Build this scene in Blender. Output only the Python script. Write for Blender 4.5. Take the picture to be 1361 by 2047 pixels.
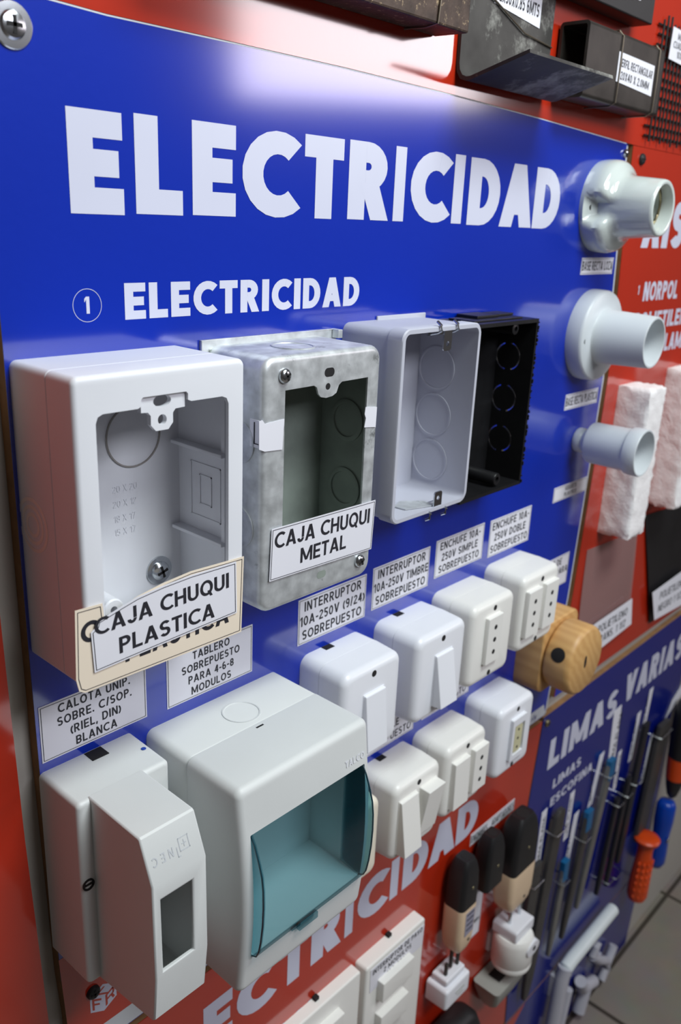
import bpy, bmesh, math, random
from mathutils import Vector, Matrix
from mathutils.geometry import tessellate_polygon

random.seed(7)
for o in list(bpy.data.objects):
    bpy.data.objects.remove(o)
SC = bpy.context.scene
COL = SC.collection
MM = 0.001


def srgb(r, g, b):
    def f(c):
        c /= 255.0
        return c / 12.92 if c <= 0.04045 else ((c + 0.055) / 1.055) ** 2.4
    return (f(r), f(g), f(b), 1.0)


# ------------------------------------------------------------------ camera
# all dimensions are millimetres: x along the wall, y out of the wall is negative, z up
cam_d = bpy.data.cameras.new('camera')
cam = bpy.data.objects.new('camera', cam_d)
COL.objects.link(cam)
Rr = ((0.67545602, -0.73614428, 0.04302062), (-0.21046493, -0.24837095, -0.9455244), (0.70672744, 0.62960581, -0.3226962))
cam.matrix_world = Matrix(((Rr[0][0], -Rr[1][0], -Rr[2][0], 0.0),
                           (Rr[0][1], -Rr[1][1], -Rr[2][1], -0.300),
                           (Rr[0][2], -Rr[1][2], -Rr[2][2], 0.0),
                           (0, 0, 0, 1)))
cam_d.sensor_fit = 'VERTICAL'
cam_d.sensor_height = 36.0
cam_d.lens = 36.0 * 1728.84 / 2047.0
cam_d.clip_start = 0.01
cam_d.clip_end = 50
cam_d.dof.use_dof = True
cam_d.dof.focus_distance = 0.385
cam_d.dof.aperture_fstop = 13.0
SC.camera = cam

# ------------------------------------------------------------------ world, lights, exposure
SC.view_settings.view_transform = 'Standard'
SC.view_settings.look = 'None'
SC.view_settings.gamma = 1.0
SC.view_settings.use_curve_mapping = False
SC.view_settings.exposure = -0.08
w = bpy.data.worlds.new('room_world')
SC.world = w
w.use_nodes = True
w.node_tree.nodes['Background'].inputs[0].default_value = (1.0, 0.90, 0.88, 1)
w.node_tree.nodes['Background'].inputs[1].default_value = 0.06


def area(name, pos, target, sx, sy, power, col):
    d = bpy.data.lights.new(name, 'AREA')
    d.shape = 'RECTANGLE'
    d.size, d.size_y = sx, sy
    d.energy = power
    d.color = col
    o = bpy.data.objects.new(name, d)
    COL.objects.link(o)
    o.location = pos
    o.rotation_euler = (Vector(target) - Vector(pos)).to_track_quat('-Z', 'Y').to_euler()
    return o


area('ceiling_lamp', (0.42, -0.50, 0.62), (0.33, 0, -0.15), 0.46, 0.20, 7.2, (0.92, 1.0, 0.98))
area('doorway_daylight', (2.30, -1.75, 0.56), (0.3, 0, 0.0), 0.80, 0.40, 9.0, (1.0, 0.90, 0.95))
area('front_fill', (0.45, -1.0, 0.52), (0.28, 0, -0.15), 0.55, 0.25, 6.8, (0.90, 0.92, 1.0))  # unseen fill lamp, added to brighten the front faces

# ------------------------------------------------------------------ mesh helpers
ROOT = {}


class MB:
    def __init__(self):
        self.v, self.f = [], []

    def add(self, verts, faces):
        n = len(self.v)
        self.v += [tuple(p) for p in verts]
        self.f += [tuple(i + n for i in f) for f in faces]
        return self

    def box(self, x0, x1, y0, y1, z0, z1):
        vs = [(x, y, z) for x in (x0, x1) for y in (y0, y1) for z in (z0, z1)]
        return self.add(vs, [(0, 1, 3, 2), (4, 6, 7, 5), (0, 4, 5, 1), (2, 3, 7, 6), (0, 2, 6, 4), (1, 5, 7, 3)])

    def loft(self, loops, c0=True, c1=True, closed=True):
        n = len(loops[0])
        vs = [p for l in loops for p in l]
        fs = []
        for k in range(len(loops) - 1):
            for i in range(n if closed else n - 1):
                j = (i + 1) % n
                fs.append((k * n + i, k * n + j, (k + 1) * n + j, (k + 1) * n + i))
        if c0:
            fs.append(tuple(range(n))[::-1])
        if c1:
            fs.append(tuple((len(loops) - 1) * n + i for i in range(n)))
        return self.add(vs, fs)

    def tess(self, loops):
        """flat or nearly flat face with holes: loops of 3-D points, first is the outline"""
        def flat(l):
            return [Vector((p[0], p[2], 0)) for p in l]
        tri = tessellate_polygon([flat(l) for l in loops])
        vs = [p for l in loops for p in l]
        return self.add(vs, tri)

    def prism(self, loops, y0, y1, f=None):
        """2-D loops (u, v), first is the outline, extruded from y0 to y1"""
        f = f or (lambda u, v, y: (u, y, v))
        tri = tessellate_polygon([[Vector((p[0], p[1], 0)) for p in l] for l in loops])
        flat = [p for l in loops for p in l]
        n = len(flat)
        vs = [f(p[0], p[1], y0) for p in flat] + [f(p[0], p[1], y1) for p in flat]
        fs = [tuple(t) for t in tri] + [tuple(i + n for i in t)[::-1] for t in tri]
        k = 0
        for l in loops:
            m = len(l)
            for i in range(m):
                a, b = k + i, k + (i + 1) % m
                fs.append((a, b, b + n, a + n))
            k += m
        return self.add(vs, fs)

    def lathe(self, prof, c, axis='y', seg=40, closed=False):
        """profile of (radius, height) pairs turned round an axis through c"""
        loops = []
        for r, h in prof:
            l = []
            for i in range(seg):
                a = 2 * math.pi * i / seg
                u, v = max(r, 1e-3) * math.cos(a), max(r, 1e-3) * math.sin(a)
                l.append({'y': (c[0] + u, c[1] + h, c[2] + v), 'z': (c[0] + u, c[1] + v, c[2] + h),
                          'x': (c[0] + h, c[1] + u, c[2] + v)}[axis])
            loops.append(l)
        if closed:
            loops.append(loops[0])
            return self.loft(loops, False, False)
        return self.loft(loops)

    def tube(self, pts, r, seg=10):
        pts = [Vector(p) for p in pts]
        loops = []
        up = Vector((0.3, 0.2, 0.93))
        for i, p in enumerate(pts):
            d = (pts[min(i + 1, len(pts) - 1)] - pts[max(i - 1, 0)]).normalized()
            a = d.cross(up)
            if a.length < 1e-3:
                a = d.cross(Vector((1, 0, 0)))
            a.normalize()
            b = d.cross(a)
            rr = r[i] if isinstance(r, (list, tuple)) else r
            loops.append([tuple(p + a * rr * math.cos(t * 2 * math.pi / seg) + b * rr * math.sin(t * 2 * math.pi / seg)) for t in range(seg)])
        return self.loft(loops)

    def build(self, name, mat, parent=None, smooth=35, bevel=0.0, merge=True):
        me = bpy.data.meshes.new(name)
        rootloc = ROOT.get(parent.name, Vector((0, 0, 0))) if parent else Vector((0, 0, 0))
        me.from_pydata([(Vector(p) - rootloc) * MM for p in self.v], [], [f for f in self.f if len(set(f)) > 2])
        bm = bmesh.new()
        bm.from_mesh(me)
        if merge:
            bmesh.ops.remove_doubles(bm, verts=bm.verts, dist=2e-6)
            bmesh.ops.recalc_face_normals(bm, faces=bm.faces)
        bm.to_mesh(me)
        bm.free()
        if smooth:
            me.shade_smooth()
            me.set_sharp_from_angle(angle=math.radians(smooth))
        me.materials.append(mat)
        o = bpy.data.objects.new(name, me)
        COL.objects.link(o)
        if parent:
            o.parent = parent
            ROOT[o.name] = rootloc
        if bevel:
            b = o.modifiers.new('edge', 'BEVEL')
            b.width = bevel * MM
            b.segments = 2
            b.limit_method = 'ANGLE'
            b.angle_limit = math.radians(40)
        return o


def tag(o, label, cat, group=None, kind=None):
    if label:
        o['label'] = label
    if cat:
        o['category'] = cat
    if group:
        o['group'] = group
    if kind:
        o['kind'] = kind
    return o


def thing(name, loc, label, cat, group=None):
    o = bpy.data.objects.new(name, None)
    o.empty_display_size = 0.01
    COL.objects.link(o)
    o.location = Vector(loc) * MM
    ROOT[o.name] = Vector(loc)
    return tag(o, label, cat, group)


def rrect(x0, x1, z0, z1, r, y=None, seg=6, sub=1):
    """rounded rectangle loop, counter-clockwise in x,z; extra points on the straight sides"""
    r = max(r, 0.02)
    pts = []
    cs = [(x1 - r, z1 - r, 0), (x0 + r, z1 - r, 90), (x0 + r, z0 + r, 180), (x1 - r, z0 + r, 270)]
    for k, (cx, cz, a0) in enumerate(cs):
        for i in range(seg + 1):
            a = math.radians(a0 + 90 * i / seg)
            pts.append((cx + r * math.cos(a), cz + r * math.sin(a)))
        nx = cs[(k + 1) % 4]
        a = math.radians(nx[2])
        e = (nx[0] + r * math.cos(a), nx[1] + r * math.sin(a))
        s = pts[-1]
        for i in range(1, sub):
            t = i / sub
            pts.append((s[0] + (e[0] - s[0]) * t, s[1] + (e[1] - s[1]) * t))
    if y is None:
        return pts
    return [(p[0], y, p[1]) for p in pts]


def circ(cx, cz, rx, rz=None, n=24):
    rz = rz or rx
    return [(cx + rx * math.cos(2 * math.pi * i / n), cz + rz * math.sin(2 * math.pi * i / n)) for i in range(n)]


def rounded_block(mb, x0, x1, z0, z1, y0, y1, r, fil, draft=0.0, seam=None, seg=6):
    """block on the wall from y0 (back) to y1 (front), corner radius r, front fillet fil, optional groove"""
    L = []
    stops = [(y0, 0)]
    d = lambda y: draft * (y - y0) / (y1 - y0)
    if seam is not None:
        L.append(rrect(x0, x1, z0, z1, r, y0, seg))
        for yy, ins in ((seam + 0.35, 0), (seam + 0.2, 0.35), (seam - 0.2, 0.35), (seam - 0.35, 0)):
            i = ins + d(yy)
            L.append(rrect(x0 + i, x1 - i, z0 + i, z1 - i, r, yy, seg))
    else:
        L.append(rrect(x0, x1, z0, z1, r, y0, seg))
    for k in range(0, 6):
        a = math.radians(90 * k / 5)
        i = fil * (1 - math.cos(a)) + d(y1)
        yy = y1 + fil - fil * math.sin(a)
        L.append(rrect(x0 + i, x1 - i, z0 + i, z1 - i, max(r - fil * (1 - math.cos(a)) * 0.7, 0.3), yy, seg))
    return mb.loft(L)


def shell(mb, x0, x1, z0, z1, y1, r, fil, opening, wall, frame, back=1.5, seam=None, bulge=None, sub=1, seg=6, y0=0.0):
    """hollow box on the wall, open at the front through the 2-D loop opening"""
    g = bulge or (lambda x, z: 0.0)
    L = [rrect(x0, x1, z0, z1, r, y0, seg, sub)]
    if seam is not None:
        for yy, i in ((seam + 0.3, 0), (seam + 0.15, 0.3), (seam - 0.15, 0.3), (seam - 0.3, 0)):
            L.append(rrect(x0 + i, x1 - i, z0 + i, z1 - i, r, yy, seg, sub))
    for k in range(0, 6):
        a = math.radians(90 * k / 5)
        i = fil * (1 - math.cos(a))
        yy = y1 + fil - fil * math.sin(a)
        L.append([(p[0], p[1] + g(p[0], p[2]), p[2]) for p in rrect(x0 + i, x1 - i, z0 + i, z1 - i, max(r - i * 0.8, 0.3), yy, seg, sub)])
    mb.loft(L, True, False)
    of = [(p[0], y1 + g(p[0], p[1]), p[1]) for p in opening]
    ob = [(p[0], y1 + frame + g(p[0], p[1]), p[1]) for p in opening]
    inn = [(p[0], y1 + frame + g(p[0], p[2]), p[2]) for p in rrect(x0 + wall, x1 - wall, z0 + wall, z1 - wall, max(r - wall, 0.5), 0, seg, sub)]
    inb = rrect(x0 + wall, x1 - wall, z0 + wall, z1 - wall, max(r - wall, 0.5), y0 - back, seg, sub)
    mb.tess([L[-1], of])
    mb.loft([of, ob], False, False)
    mb.tess([inn, ob])
    mb.loft([inn, inb], False, True)
    return mb


# ------------------------------------------------------------------ vector lettering
def glyph(ch, t):
    P = []

    def R(x0, y0, x1, y1):
        P.append([(x0, y0), (x1, y0), (x1, y1), (x0, y1)])

    def Dg(x0, y0, x1, y1, th):
        P.append([(x0, y0), (x0 + th, y0), (x1 + th, y1), (x1, y1)])

    def A(cx, cy, rx, ry, a0, a1, n=None):
        n = n or max(4, int(abs(a1 - a0) / 15))
        for i in range(n):
            a, b = math.radians(a0 + (a1 - a0) * i / n), math.radians(a0 + (a1 - a0) * (i + 1) / n)
            P.append([(cx + rx * math.cos(a), cy + ry * math.sin(a)), (cx + rx * math.cos(b), cy + ry * math.sin(b)),
                      (cx + (rx - t) * math.cos(b), cy + (ry - t) * math.sin(b)), (cx + (rx - t) * math.cos(a), cy + (ry - t) * math.sin(a))])
    s = 1.12 * t
    w = 0.6
    if ch == 'A':
        w = 0.78
        Dg(0, 0, w / 2 - s / 2, 1, s); Dg(w - s, 0, w / 2 - s / 2, 1, s); R(w * .22, .2, w * .78, .2 + t * .9)
    elif ch == 'B':
        w = .62; q = (1 + t) / 4
        R(0, 0, t, 1)
        for cy in (q, 1 - q):
            A(w - .3, cy, .3, q, -90, 90); R(t, cy - q, w - .3, cy - q + t); R(t, cy + q - t, w - .3, cy + q)
    elif ch == 'C':
        w = .74; A(.46, .5, .46, .5, 48, 312)
    elif ch == 'D':
        w = .70; R(0, 0, t, 1); R(t, 0, w - .42, t); R(t, 1 - t, w - .42, 1); A(w - .42, .5, .42, .5, -90, 90)
    elif ch == 'E':
        w = .58; R(0, 0, t, 1); R(t, 0, w, t); R(t, 1 - t, w, 1); R(t, .5 - t / 2, w * .92, .5 + t / 2)
    elif ch == 'F':
        w = .56; R(0, 0, t, 1); R(t, 1 - t, w, 1); R(t, .46 - t / 2, w * .92, .46 + t / 2)
    elif ch == 'G':
        w = .78; A(.46, .5, .46, .5, 48, 330); R(.46, .5 - t, .9 * w + t * .2, .5)
    elif ch == 'H':
        w = .68; R(0, 0, t, 1); R(w - t, 0, w, 1); R(t, .5 - t / 2, w - t, .5 + t / 2)
    elif ch == 'I':
        w = t * 1.05; R(0, 0, w, 1)
    elif ch == 'J':
        w = .5; R(w - t, .3, w, 1); A(w / 2, .27, w / 2, .27, 180, 360)
    elif ch == 'L':
        w = .54; R(0, 0, t, 1); R(t, 0, w, t)
    elif ch == 'M':
        w = .86 + t * .5; R(0, 0, t, 1); R(w - t, 0, w, 1); Dg(w / 2 - s * .45, .12, t * .05, 1, s * .9); Dg(w / 2 - s * .45, .12, w - s * .95, 1, s * .9)
    elif ch == 'N':
        w = .70; R(0, 0, t, 1); R(w - t, 0, w, 1); Dg(w - s, 0, 0, 1, s)
    elif ch == 'O':
        w = .80; A(.4, .5, .4, .5, 0, 360)
    elif ch == 'P':
        w = .60; q = .3; R(0, 0, t, 1); A(w - .3, 1 - q, .3, q, -90, 90); R(t, 1 - t, w - .3, 1); R(t, 1 - 2 * q, w - .3, 1 - 2 * q + t)
    elif ch == 'Q':
        w = .80; A(.4, .5, .4, .5, 0, 360); Dg(w - s * .9, -.08, .45, .3, s * .8)
    elif ch == 'R':
        w = .66; q = .31; R(0, 0, t, 1); A(w - .36, 1 - q, .31, q, -90, 90); R(t, 1 - t, w - .36, 1)
        R(t, 1 - 2 * q, w - .36, 1 - 2 * q + t); Dg(w - s, 0, w - .36 - s * .4, 1 - 2 * q + t * .4, s)
    elif ch == 'S':
        w = .60; q = (1 + t) / 4
        A(w / 2, 1 - q, w / 2, q, 30, 270); A(w / 2, q, w / 2, q, -150, 90)
    elif ch == 'T':
        w = .60; R(0, 1 - t, w, 1); R(w / 2 - t / 2, 0, w / 2 + t / 2, 1 - t)
    elif ch == 'U':
        w = .66; R(0, .33, t, 1); R(w - t, .33, w, 1); A(w / 2, .33, w / 2, .33, 180, 360)
    elif ch == 'V':
        w = .74; Dg(w / 2 - s / 2, 0, 0, 1, s); Dg(w / 2 - s / 2, 0, w - s, 1, s)
    elif ch == 'X':
        w = .66; Dg(0, 0, w - s, 1, s); Dg(w - s, 0, 0, 1, s)
    elif ch == 'Z':
        w = .6; R(0, 0, w, t); R(0, 1 - t, w, 1); Dg(0, t, w - s, 1 - t, s)
    elif ch == '0':
        w = .60; A(.30, .5, .30, .5, 0, 360)
    elif ch == '1':
        w = .38; R(w - t, 0, w, 1); P.append([(.04, .66), (.04, .66 + t), (w - t, 1), (w - t, .84)])
    elif ch == '2':
        w = .54; R(0, 0, w, t); A(w / 2, .72, w / 2, .28, -20, 170); Dg(0, t, w - s * 1.1, .66, s)
    elif ch == '3':
        w = .54; q = (1 + t) / 4; A(w / 2, 1 - q, w / 2, q, -90, 150); A(w / 2, q, w / 2, q, -150, 90)
    elif ch == '4':
        w = .56; R(w * .6, 0, w * .6 + t, 1); R(0, .24, w, .24 + t); Dg(0, .24, w * .5, 1, s)
    elif ch == '5':
        w = .54; R(.02, .5, .02 + t, 1); R(.02, 1 - t, w * .95, 1); A(w / 2, .32, w / 2, .32, -150, 120)
    elif ch == '6':
        w = .56; A(w / 2, .31, w / 2, .31, 0, 360); A(w / 2, .5, w / 2, .5, 60, 200)
    elif ch == '7':
        w = .54; R(0, 1 - t, w, 1); Dg(.12, 0, w - s, 1 - t, s)
    elif ch == '8':
        w = .56; q = (1 + t) / 4; A(w / 2, q, w / 2, q, 0, 360); A(w / 2, 1 - q, w * .46, q, 0, 360)
    elif ch == '9':
        w = .56; A(w / 2, .69, w / 2, .31, 0, 360); A(w / 2, .5, w / 2, .5, -120, 20)
    elif ch == '/':
        w = .34; Dg(0, 0, w - t, 1, t)
    elif ch == '-':
        w = .32; R(0, .36, w, .36 + t)
    elif ch == '.':
        w = t * 1.1; R(0, 0, w, t * 1.1)
    elif ch == ',':
        w = t * 1.1; Dg(-.03, -.14, .02, t, t)
    elif ch == '(':
        w = .26; A(.5, .42, .5, .62, 125, 235, 6)
    elif ch == ')':
        w = .26; A(-.24, .42, .5, .62, -55, 55, 6)
    elif ch == ' ':
        w = .26
    return P, w


def step(mb, vs):
    """add one stroke, each a hair above the last so that crossing strokes never share a plane"""
    k = (len(mb.f) % 24) * 0.0012
    mb.add([(x, y - k, z) for x, y, z in vs], [tuple(range(len(vs)))])


def layout(text, t, gap):
    out, x = [], 0.0
    for ch in text:
        P, w_ = glyph(ch, t)
        out.append((P, x, w_))
        x += w_ + gap
    return out, x - gap


def write(mb, text, x0, z0, h, width=None, t=0.14, gap=None, y=0.0, rot=0.0, lift=0.12, center=False, shear=0.0):
    """letters with their baseline starting at x0, z0 (or centred there), on the plane y"""
    gap = (0.10 if gap is None else gap)
    out, total = layout(text, t, gap)
    k = (width / total) if width else h
    if center:
        off = -total * k / 2
    else:
        off = 0
    c, s = math.cos(math.radians(rot)), math.sin(math.radians(rot))
    for P, gx, w_ in out:
        for poly in P:
            vs = []
            for (px, pz) in poly:
                u, v = off + (gx + px) * k + shear * pz * h, pz * h
                vs.append((x0 + u * c - v * s, y - lift, z0 + u * s + v * c))
            step(mb, vs)
    return mb


# ------------------------------------------------------------------ materials
def nodes(name):
    m = bpy.data.materials.new(name)
    m.use_nodes = True
    return m, m.node_tree.nodes, m.node_tree.links, m.node_tree.nodes['Principled BSDF']


def mat(name, col, rough=0.45, metal=0.0, var=0.06, scale=40.0, bump=0.0, bscale=300.0, spec=0.5, coat=0.0, coatr=0.12, coatior=1.5, rvar=0.0, dirt=None, dscale=25.0, dcut=0.62):
    m, n, l, b = nodes(name)
    tc = n.new('ShaderNodeTexCoord')
    no = n.new('ShaderNodeTexNoise')
    no.inputs['Scale'].default_value = scale
    no.inputs['Detail'].default_value = 5
    l.new(tc.outputs['Object'], no.inputs['Vector'])
    r = n.new('ShaderNodeValToRGB')
    r.color_ramp.elements[0].position = 0.3
    r.color_ramp.elements[1].position = 0.7
    r.color_ramp.elements[0].color = tuple(c * (1 - var) for c in col[:3]) + (1,)
    r.color_ramp.elements[1].color = tuple(min(1, c * (1 + var)) for c in col[:3]) + (1,)
    l.new(no.outputs['Fac'], r.inputs['Fac'])
    src = r.outputs['Color']
    if dirt:
        n2 = n.new('ShaderNodeTexNoise')
        n2.inputs['Scale'].default_value = dscale
        n2.inputs['Detail'].default_value = 8
        n2.inputs['Roughness'].default_value = 0.7
        l.new(tc.outputs['Object'], n2.inputs['Vector'])
        r2 = n.new('ShaderNodeValToRGB')
        r2.color_ramp.elements[0].position = dcut
        r2.color_ramp.elements[1].position = min(dcut + 0.12, 1)
        l.new(n2.outputs['Fac'], r2.inputs['Fac'])
        mx = n.new('ShaderNodeMixRGB')
        mx.inputs['Color2'].default_value = dirt
        l.new(r2.outputs['Color'], mx.inputs['Fac'])
        l.new(src, mx.inputs['Color1'])
        src = mx.outputs['Color']
    l.new(src, b.inputs['Base Color'])
    b.inputs['Roughness'].default_value = rough
    b.inputs['Metallic'].default_value = metal
    b.inputs['Specular IOR Level'].default_value = spec
    b.inputs['Coat Weight'].default_value = coat
    b.inputs['Coat Roughness'].default_value = coatr
    b.inputs['Coat IOR'].default_value = coatior
    if rvar:
        mr = n.new('ShaderNodeMapRange')
        mr.inputs['To Min'].default_value = max(0, rough - rvar)
        mr.inputs['To Max'].default_value = min(1, rough + rvar)
        l.new(no.outputs['Fac'], mr.inputs['Value'])
        l.new(mr.outputs['Result'], b.inputs['Roughness'])
    if bump:
        nb = n.new('ShaderNodeTexNoise')
        nb.inputs['Scale'].default_value = bscale
        nb.inputs['Detail'].default_value = 3
        l.new(tc.outputs['Object'], nb.inputs['Vector'])
        bp = n.new('ShaderNodeBump')
        bp.inputs['Strength'].default_value = bump
        bp.inputs['Distance'].default_value = 0.0006
        l.new(nb.outputs['Fac'], bp.inputs['Height'])
        l.new(bp.outputs['Normal'], b.inputs['Normal'])
    return m


def clear_mat(name, tint, gloss_rough=0.06, ior=1.45, body=None, bodyfac=0.0):
    """thin coloured clear plastic: tinted see-through plus a surface reflection"""
    m, n, l, b = nodes(name)
    n.remove(b)
    out = n['Material Output']
    tr = n.new('ShaderNodeBsdfTransparent')
    tr.inputs['Color'].default_value = tint
    gl = n.new('ShaderNodeBsdfGlossy')
    gl.inputs['Roughness'].default_value = gloss_rough
    fr = n.new('ShaderNodeFresnel')
    fr.inputs['IOR'].default_value = ior
    mx = n.new('ShaderNodeMixShader')
    src = tr.outputs[0]
    if body:
        df = n.new('ShaderNodeBsdfDiffuse')
        df.inputs['Color'].default_value = body
        m2 = n.new('ShaderNodeMixShader')
        m2.inputs[0].default_value = bodyfac
        l.new(tr.outputs[0], m2.inputs[1])
        l.new(df.outputs[0], m2.inputs[2])
        src = m2.outputs[0]
    # only the outer side of the sheet mirrors; from inside the node would act like thick glass
    ge = n.new('ShaderNodeNewGeometry')
    ma = n.new('ShaderNodeMath')
    ma.operation = 'SUBTRACT'
    ma.use_clamp = True
    l.new(fr.outputs[0], ma.inputs[0])
    l.new(ge.outputs['Backfacing'], ma.inputs[1])
    l.new(ma.outputs[0], mx.inputs[0])
    l.new(src, mx.inputs[1])
    l.new(gl.outputs[0], mx.inputs[2])
    l.new(mx.outputs[0], out.inputs['Surface'])
    return m


M = {}
M['blue'] = mat('blue_vinyl', srgb(0, 42, 168), 0.5, var=0.03, scale=8, bump=0.16, bscale=200, spec=0.06, coat=1.0, coatr=0.12, coatior=1.95)
M['blue_far'] = mat('dimmed_blue_vinyl', srgb(0, 20, 120), 0.5, var=0.03, scale=8, bump=0.16, bscale=200, spec=0.06, coat=1.0, coatr=0.14, coatior=1.6)  # blue vinyl with the dimness of the far boards put into its colour
M['red'] = mat('red_vinyl', srgb(184, 42, 16), 0.5, var=0.04, scale=8, bump=0.16, bscale=200, spec=0.06, coat=1.0, coatr=0.12, coatior=1.95)
M['print'] = mat('white_print', srgb(206, 208, 226), 0.30, var=0.01, spec=0.4)
M['margin'] = mat('white_margin', srgb(205, 210, 215), 0.4, var=0.02)
M['mdf'] = mat('mdf_edge', srgb(140, 104, 68), 0.8, var=0.15, scale=120)
M['wall'] = mat('wall_paint', srgb(176, 172, 164), 0.7, var=0.04, scale=6, bump=0.05)
M['white'] = mat('white_plastic', srgb(226, 228, 234), 0.42, var=0.015, scale=30, bump=0.03, bscale=900, dirt=srgb(150, 140, 128), dscale=45, dcut=0.70)
M['grey_plastic'] = mat('light_grey_plastic', srgb(214, 217, 216), 0.45, var=0.02, scale=30, bump=0.03, bscale=900, dirt=srgb(150, 148, 144), dscale=60, dcut=0.72)
M['pvc_grey'] = mat('grey_pvc', srgb(186, 188, 200), 0.5, var=0.03, scale=25, bump=0.05, bscale=700)
M['switch'] = mat('switch_plastic', srgb(232, 234, 240), 0.32, var=0.01, scale=30)
M['switch_warm'] = mat('ivory_switch_plastic', srgb(236, 235, 230), 0.33, var=0.01, scale=30)
M['ivory'] = mat('ivory_plastic', srgb(232, 224, 206), 0.4, var=0.02)
M['beige_pin'] = mat('beige_insert', srgb(200, 196, 160), 0.5)
M['hole'] = mat('dark_hole', srgb(22, 20, 22), 0.8, var=0.1)
M['zinc'] = mat('galvanised_steel', srgb(206, 210, 212), 0.42, metal=0.5, var=0.24, scale=130, bump=0.06, bscale=500, rvar=0.12, dirt=srgb(96, 100, 100), dscale=60, dcut=0.60)
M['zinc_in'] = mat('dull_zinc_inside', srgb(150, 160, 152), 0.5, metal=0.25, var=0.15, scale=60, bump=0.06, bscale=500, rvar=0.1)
M['screw'] = mat('zinc_screw', srgb(200, 204, 208), 0.22, metal=1.0, var=0.05)
M['black_pl'] = mat('black_plastic', srgb(24, 24, 26), 0.38, var=0.2, scale=80, bump=0.15, bscale=400)
M['black_rub'] = mat('black_rubber', srgb(26, 26, 28), 0.5, var=0.1, bump=0.06)
M['paper'] = mat('label_paper', srgb(228, 228, 236), 0.6, var=0.01)
M['paper_old'] = mat('aged_label_paper', srgb(236, 222, 202), 0.6, var=0.03, scale=15)
M['ink'] = mat('black_ink', srgb(34, 34, 42), 0.6, var=0.05)
M['porcelain'] = mat('glazed_porcelain', srgb(206, 214, 210), 0.12, var=0.02, coat=0.5)
M['holder'] = mat('grey_white_plastic', srgb(206, 212, 216), 0.38, var=0.02)
M['brass'] = mat('dull_brass', srgb(150, 140, 110), 0.4, metal=0.8)
M['wood'] = None
M['foam'] = mat('expanded_polystyrene', srgb(244, 242, 242), 0.85, var=0.02, scale=60, bump=0.7, bscale=420)
M['rust'] = mat('rusty_steel', srgb(72, 58, 50), 0.55, metal=0.2, var=0.35, scale=120, bump=0.35, bscale=400, dirt=srgb(172, 150, 120), dscale=260, dcut=0.57)
M['steel'] = mat('mill_steel', srgb(74, 72, 70), 0.55, metal=0.2, spec=0.2, var=0.4, scale=35, bump=0.1, bscale=300, rvar=0.12, dirt=srgb(160, 160, 154), dscale=24, dcut=0.52)
M['dark_steel'] = mat('dark_steel', srgb(62, 58, 54), 0.42, metal=0.5, var=0.3, scale=50, bump=0.1, bscale=300, rvar=0.1)
M['black_paint'] = mat('black_painted_steel', srgb(26, 28, 28), 0.45, var=0.15)
M['wire'] = mat('thin_wire', srgb(120, 110, 96), 0.4, metal=0.7)
M['lid'] = clear_mat('teal_tinted_lid', (0.50, 0.68, 0.72, 1), 0.05, 1.38)
M['sheet'] = clear_mat('milky_clear_sheet', (0.88, 0.86, 0.86, 1), 0.15, 1.35, srgb(196, 180, 178), 0.22)
M['black_sheet'] = mat('black_polyethylene', srgb(26, 26, 28), 0.42, var=0.2, scale=30, bump=0.2, bscale=80)
M['file'] = mat('file_steel', srgb(82, 80, 78), 0.5, metal=0.55, var=0.12, scale=50, bump=0.5, bscale=1200)
M['file_light'] = mat('bright_file_steel', srgb(136, 136, 132), 0.45, metal=0.6, var=0.1, scale=50, bump=0.4, bscale=1200)
M['file_dark'] = mat('blackened_file_steel', srgb(40, 40, 46), 0.5, metal=0.4, var=0.12)
M['orange'] = mat('orange_plastic', srgb(214, 72, 14), 0.35, var=0.06)
M['blue_pl'] = mat('blue_plastic', srgb(0, 62, 168), 0.3, var=0.05)
M['teal_pl'] = mat('blue_tip_paint', srgb(10, 92, 140), 0.4)
M['pvc'] = mat('white_pvc_pipe', srgb(222, 230, 232), 0.35, var=0.02)
M['pvc_dim'] = mat('dimmed_white_pvc', srgb(190, 190, 200), 0.45, var=0.03)  # white pipe plastic, darker copy with shade put into its colour
M['adapter_grey'] = mat('grey_adapter_plastic', srgb(160, 162, 156), 0.45, var=0.04)
M['beige'] = mat('beige_plug_plastic', srgb(222, 196, 164), 0.42, var=0.03)


def wood_mat():
    m, n, l, b = nodes('turned_pine')
    tc = n.new('ShaderNodeTexCoord')
    mp = n.new('ShaderNodeMapping')
    mp.inputs['Rotation'].default_value = (0.3, 0.5, 0.2)
    mp.inputs['Scale'].default_value = (40, 14, 60)
    l.new(tc.outputs['Object'], mp.inputs['Vector'])
    wv = n.new('ShaderNodeTexWave')
    wv.inputs['Scale'].default_value = 1.0
    wv.inputs['Distortion'].default_value = 5
    wv.inputs['Detail'].default_value = 3
    l.new(mp.outputs[0], wv.inputs['Vector'])
    r = n.new('ShaderNodeValToRGB')
    r.color_ramp.elements[0].color = srgb(202, 156, 98)
    r.color_ramp.elements[1].color = srgb(214, 170, 110)
    l.new(wv.outputs['Fac'], r.inputs['Fac'])
    l.new(r.outputs[0], b.inputs['Base Color'])
    b.inputs['Roughness'].default_value = 0.45
    return m


M['wood'] = wood_mat()


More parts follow.
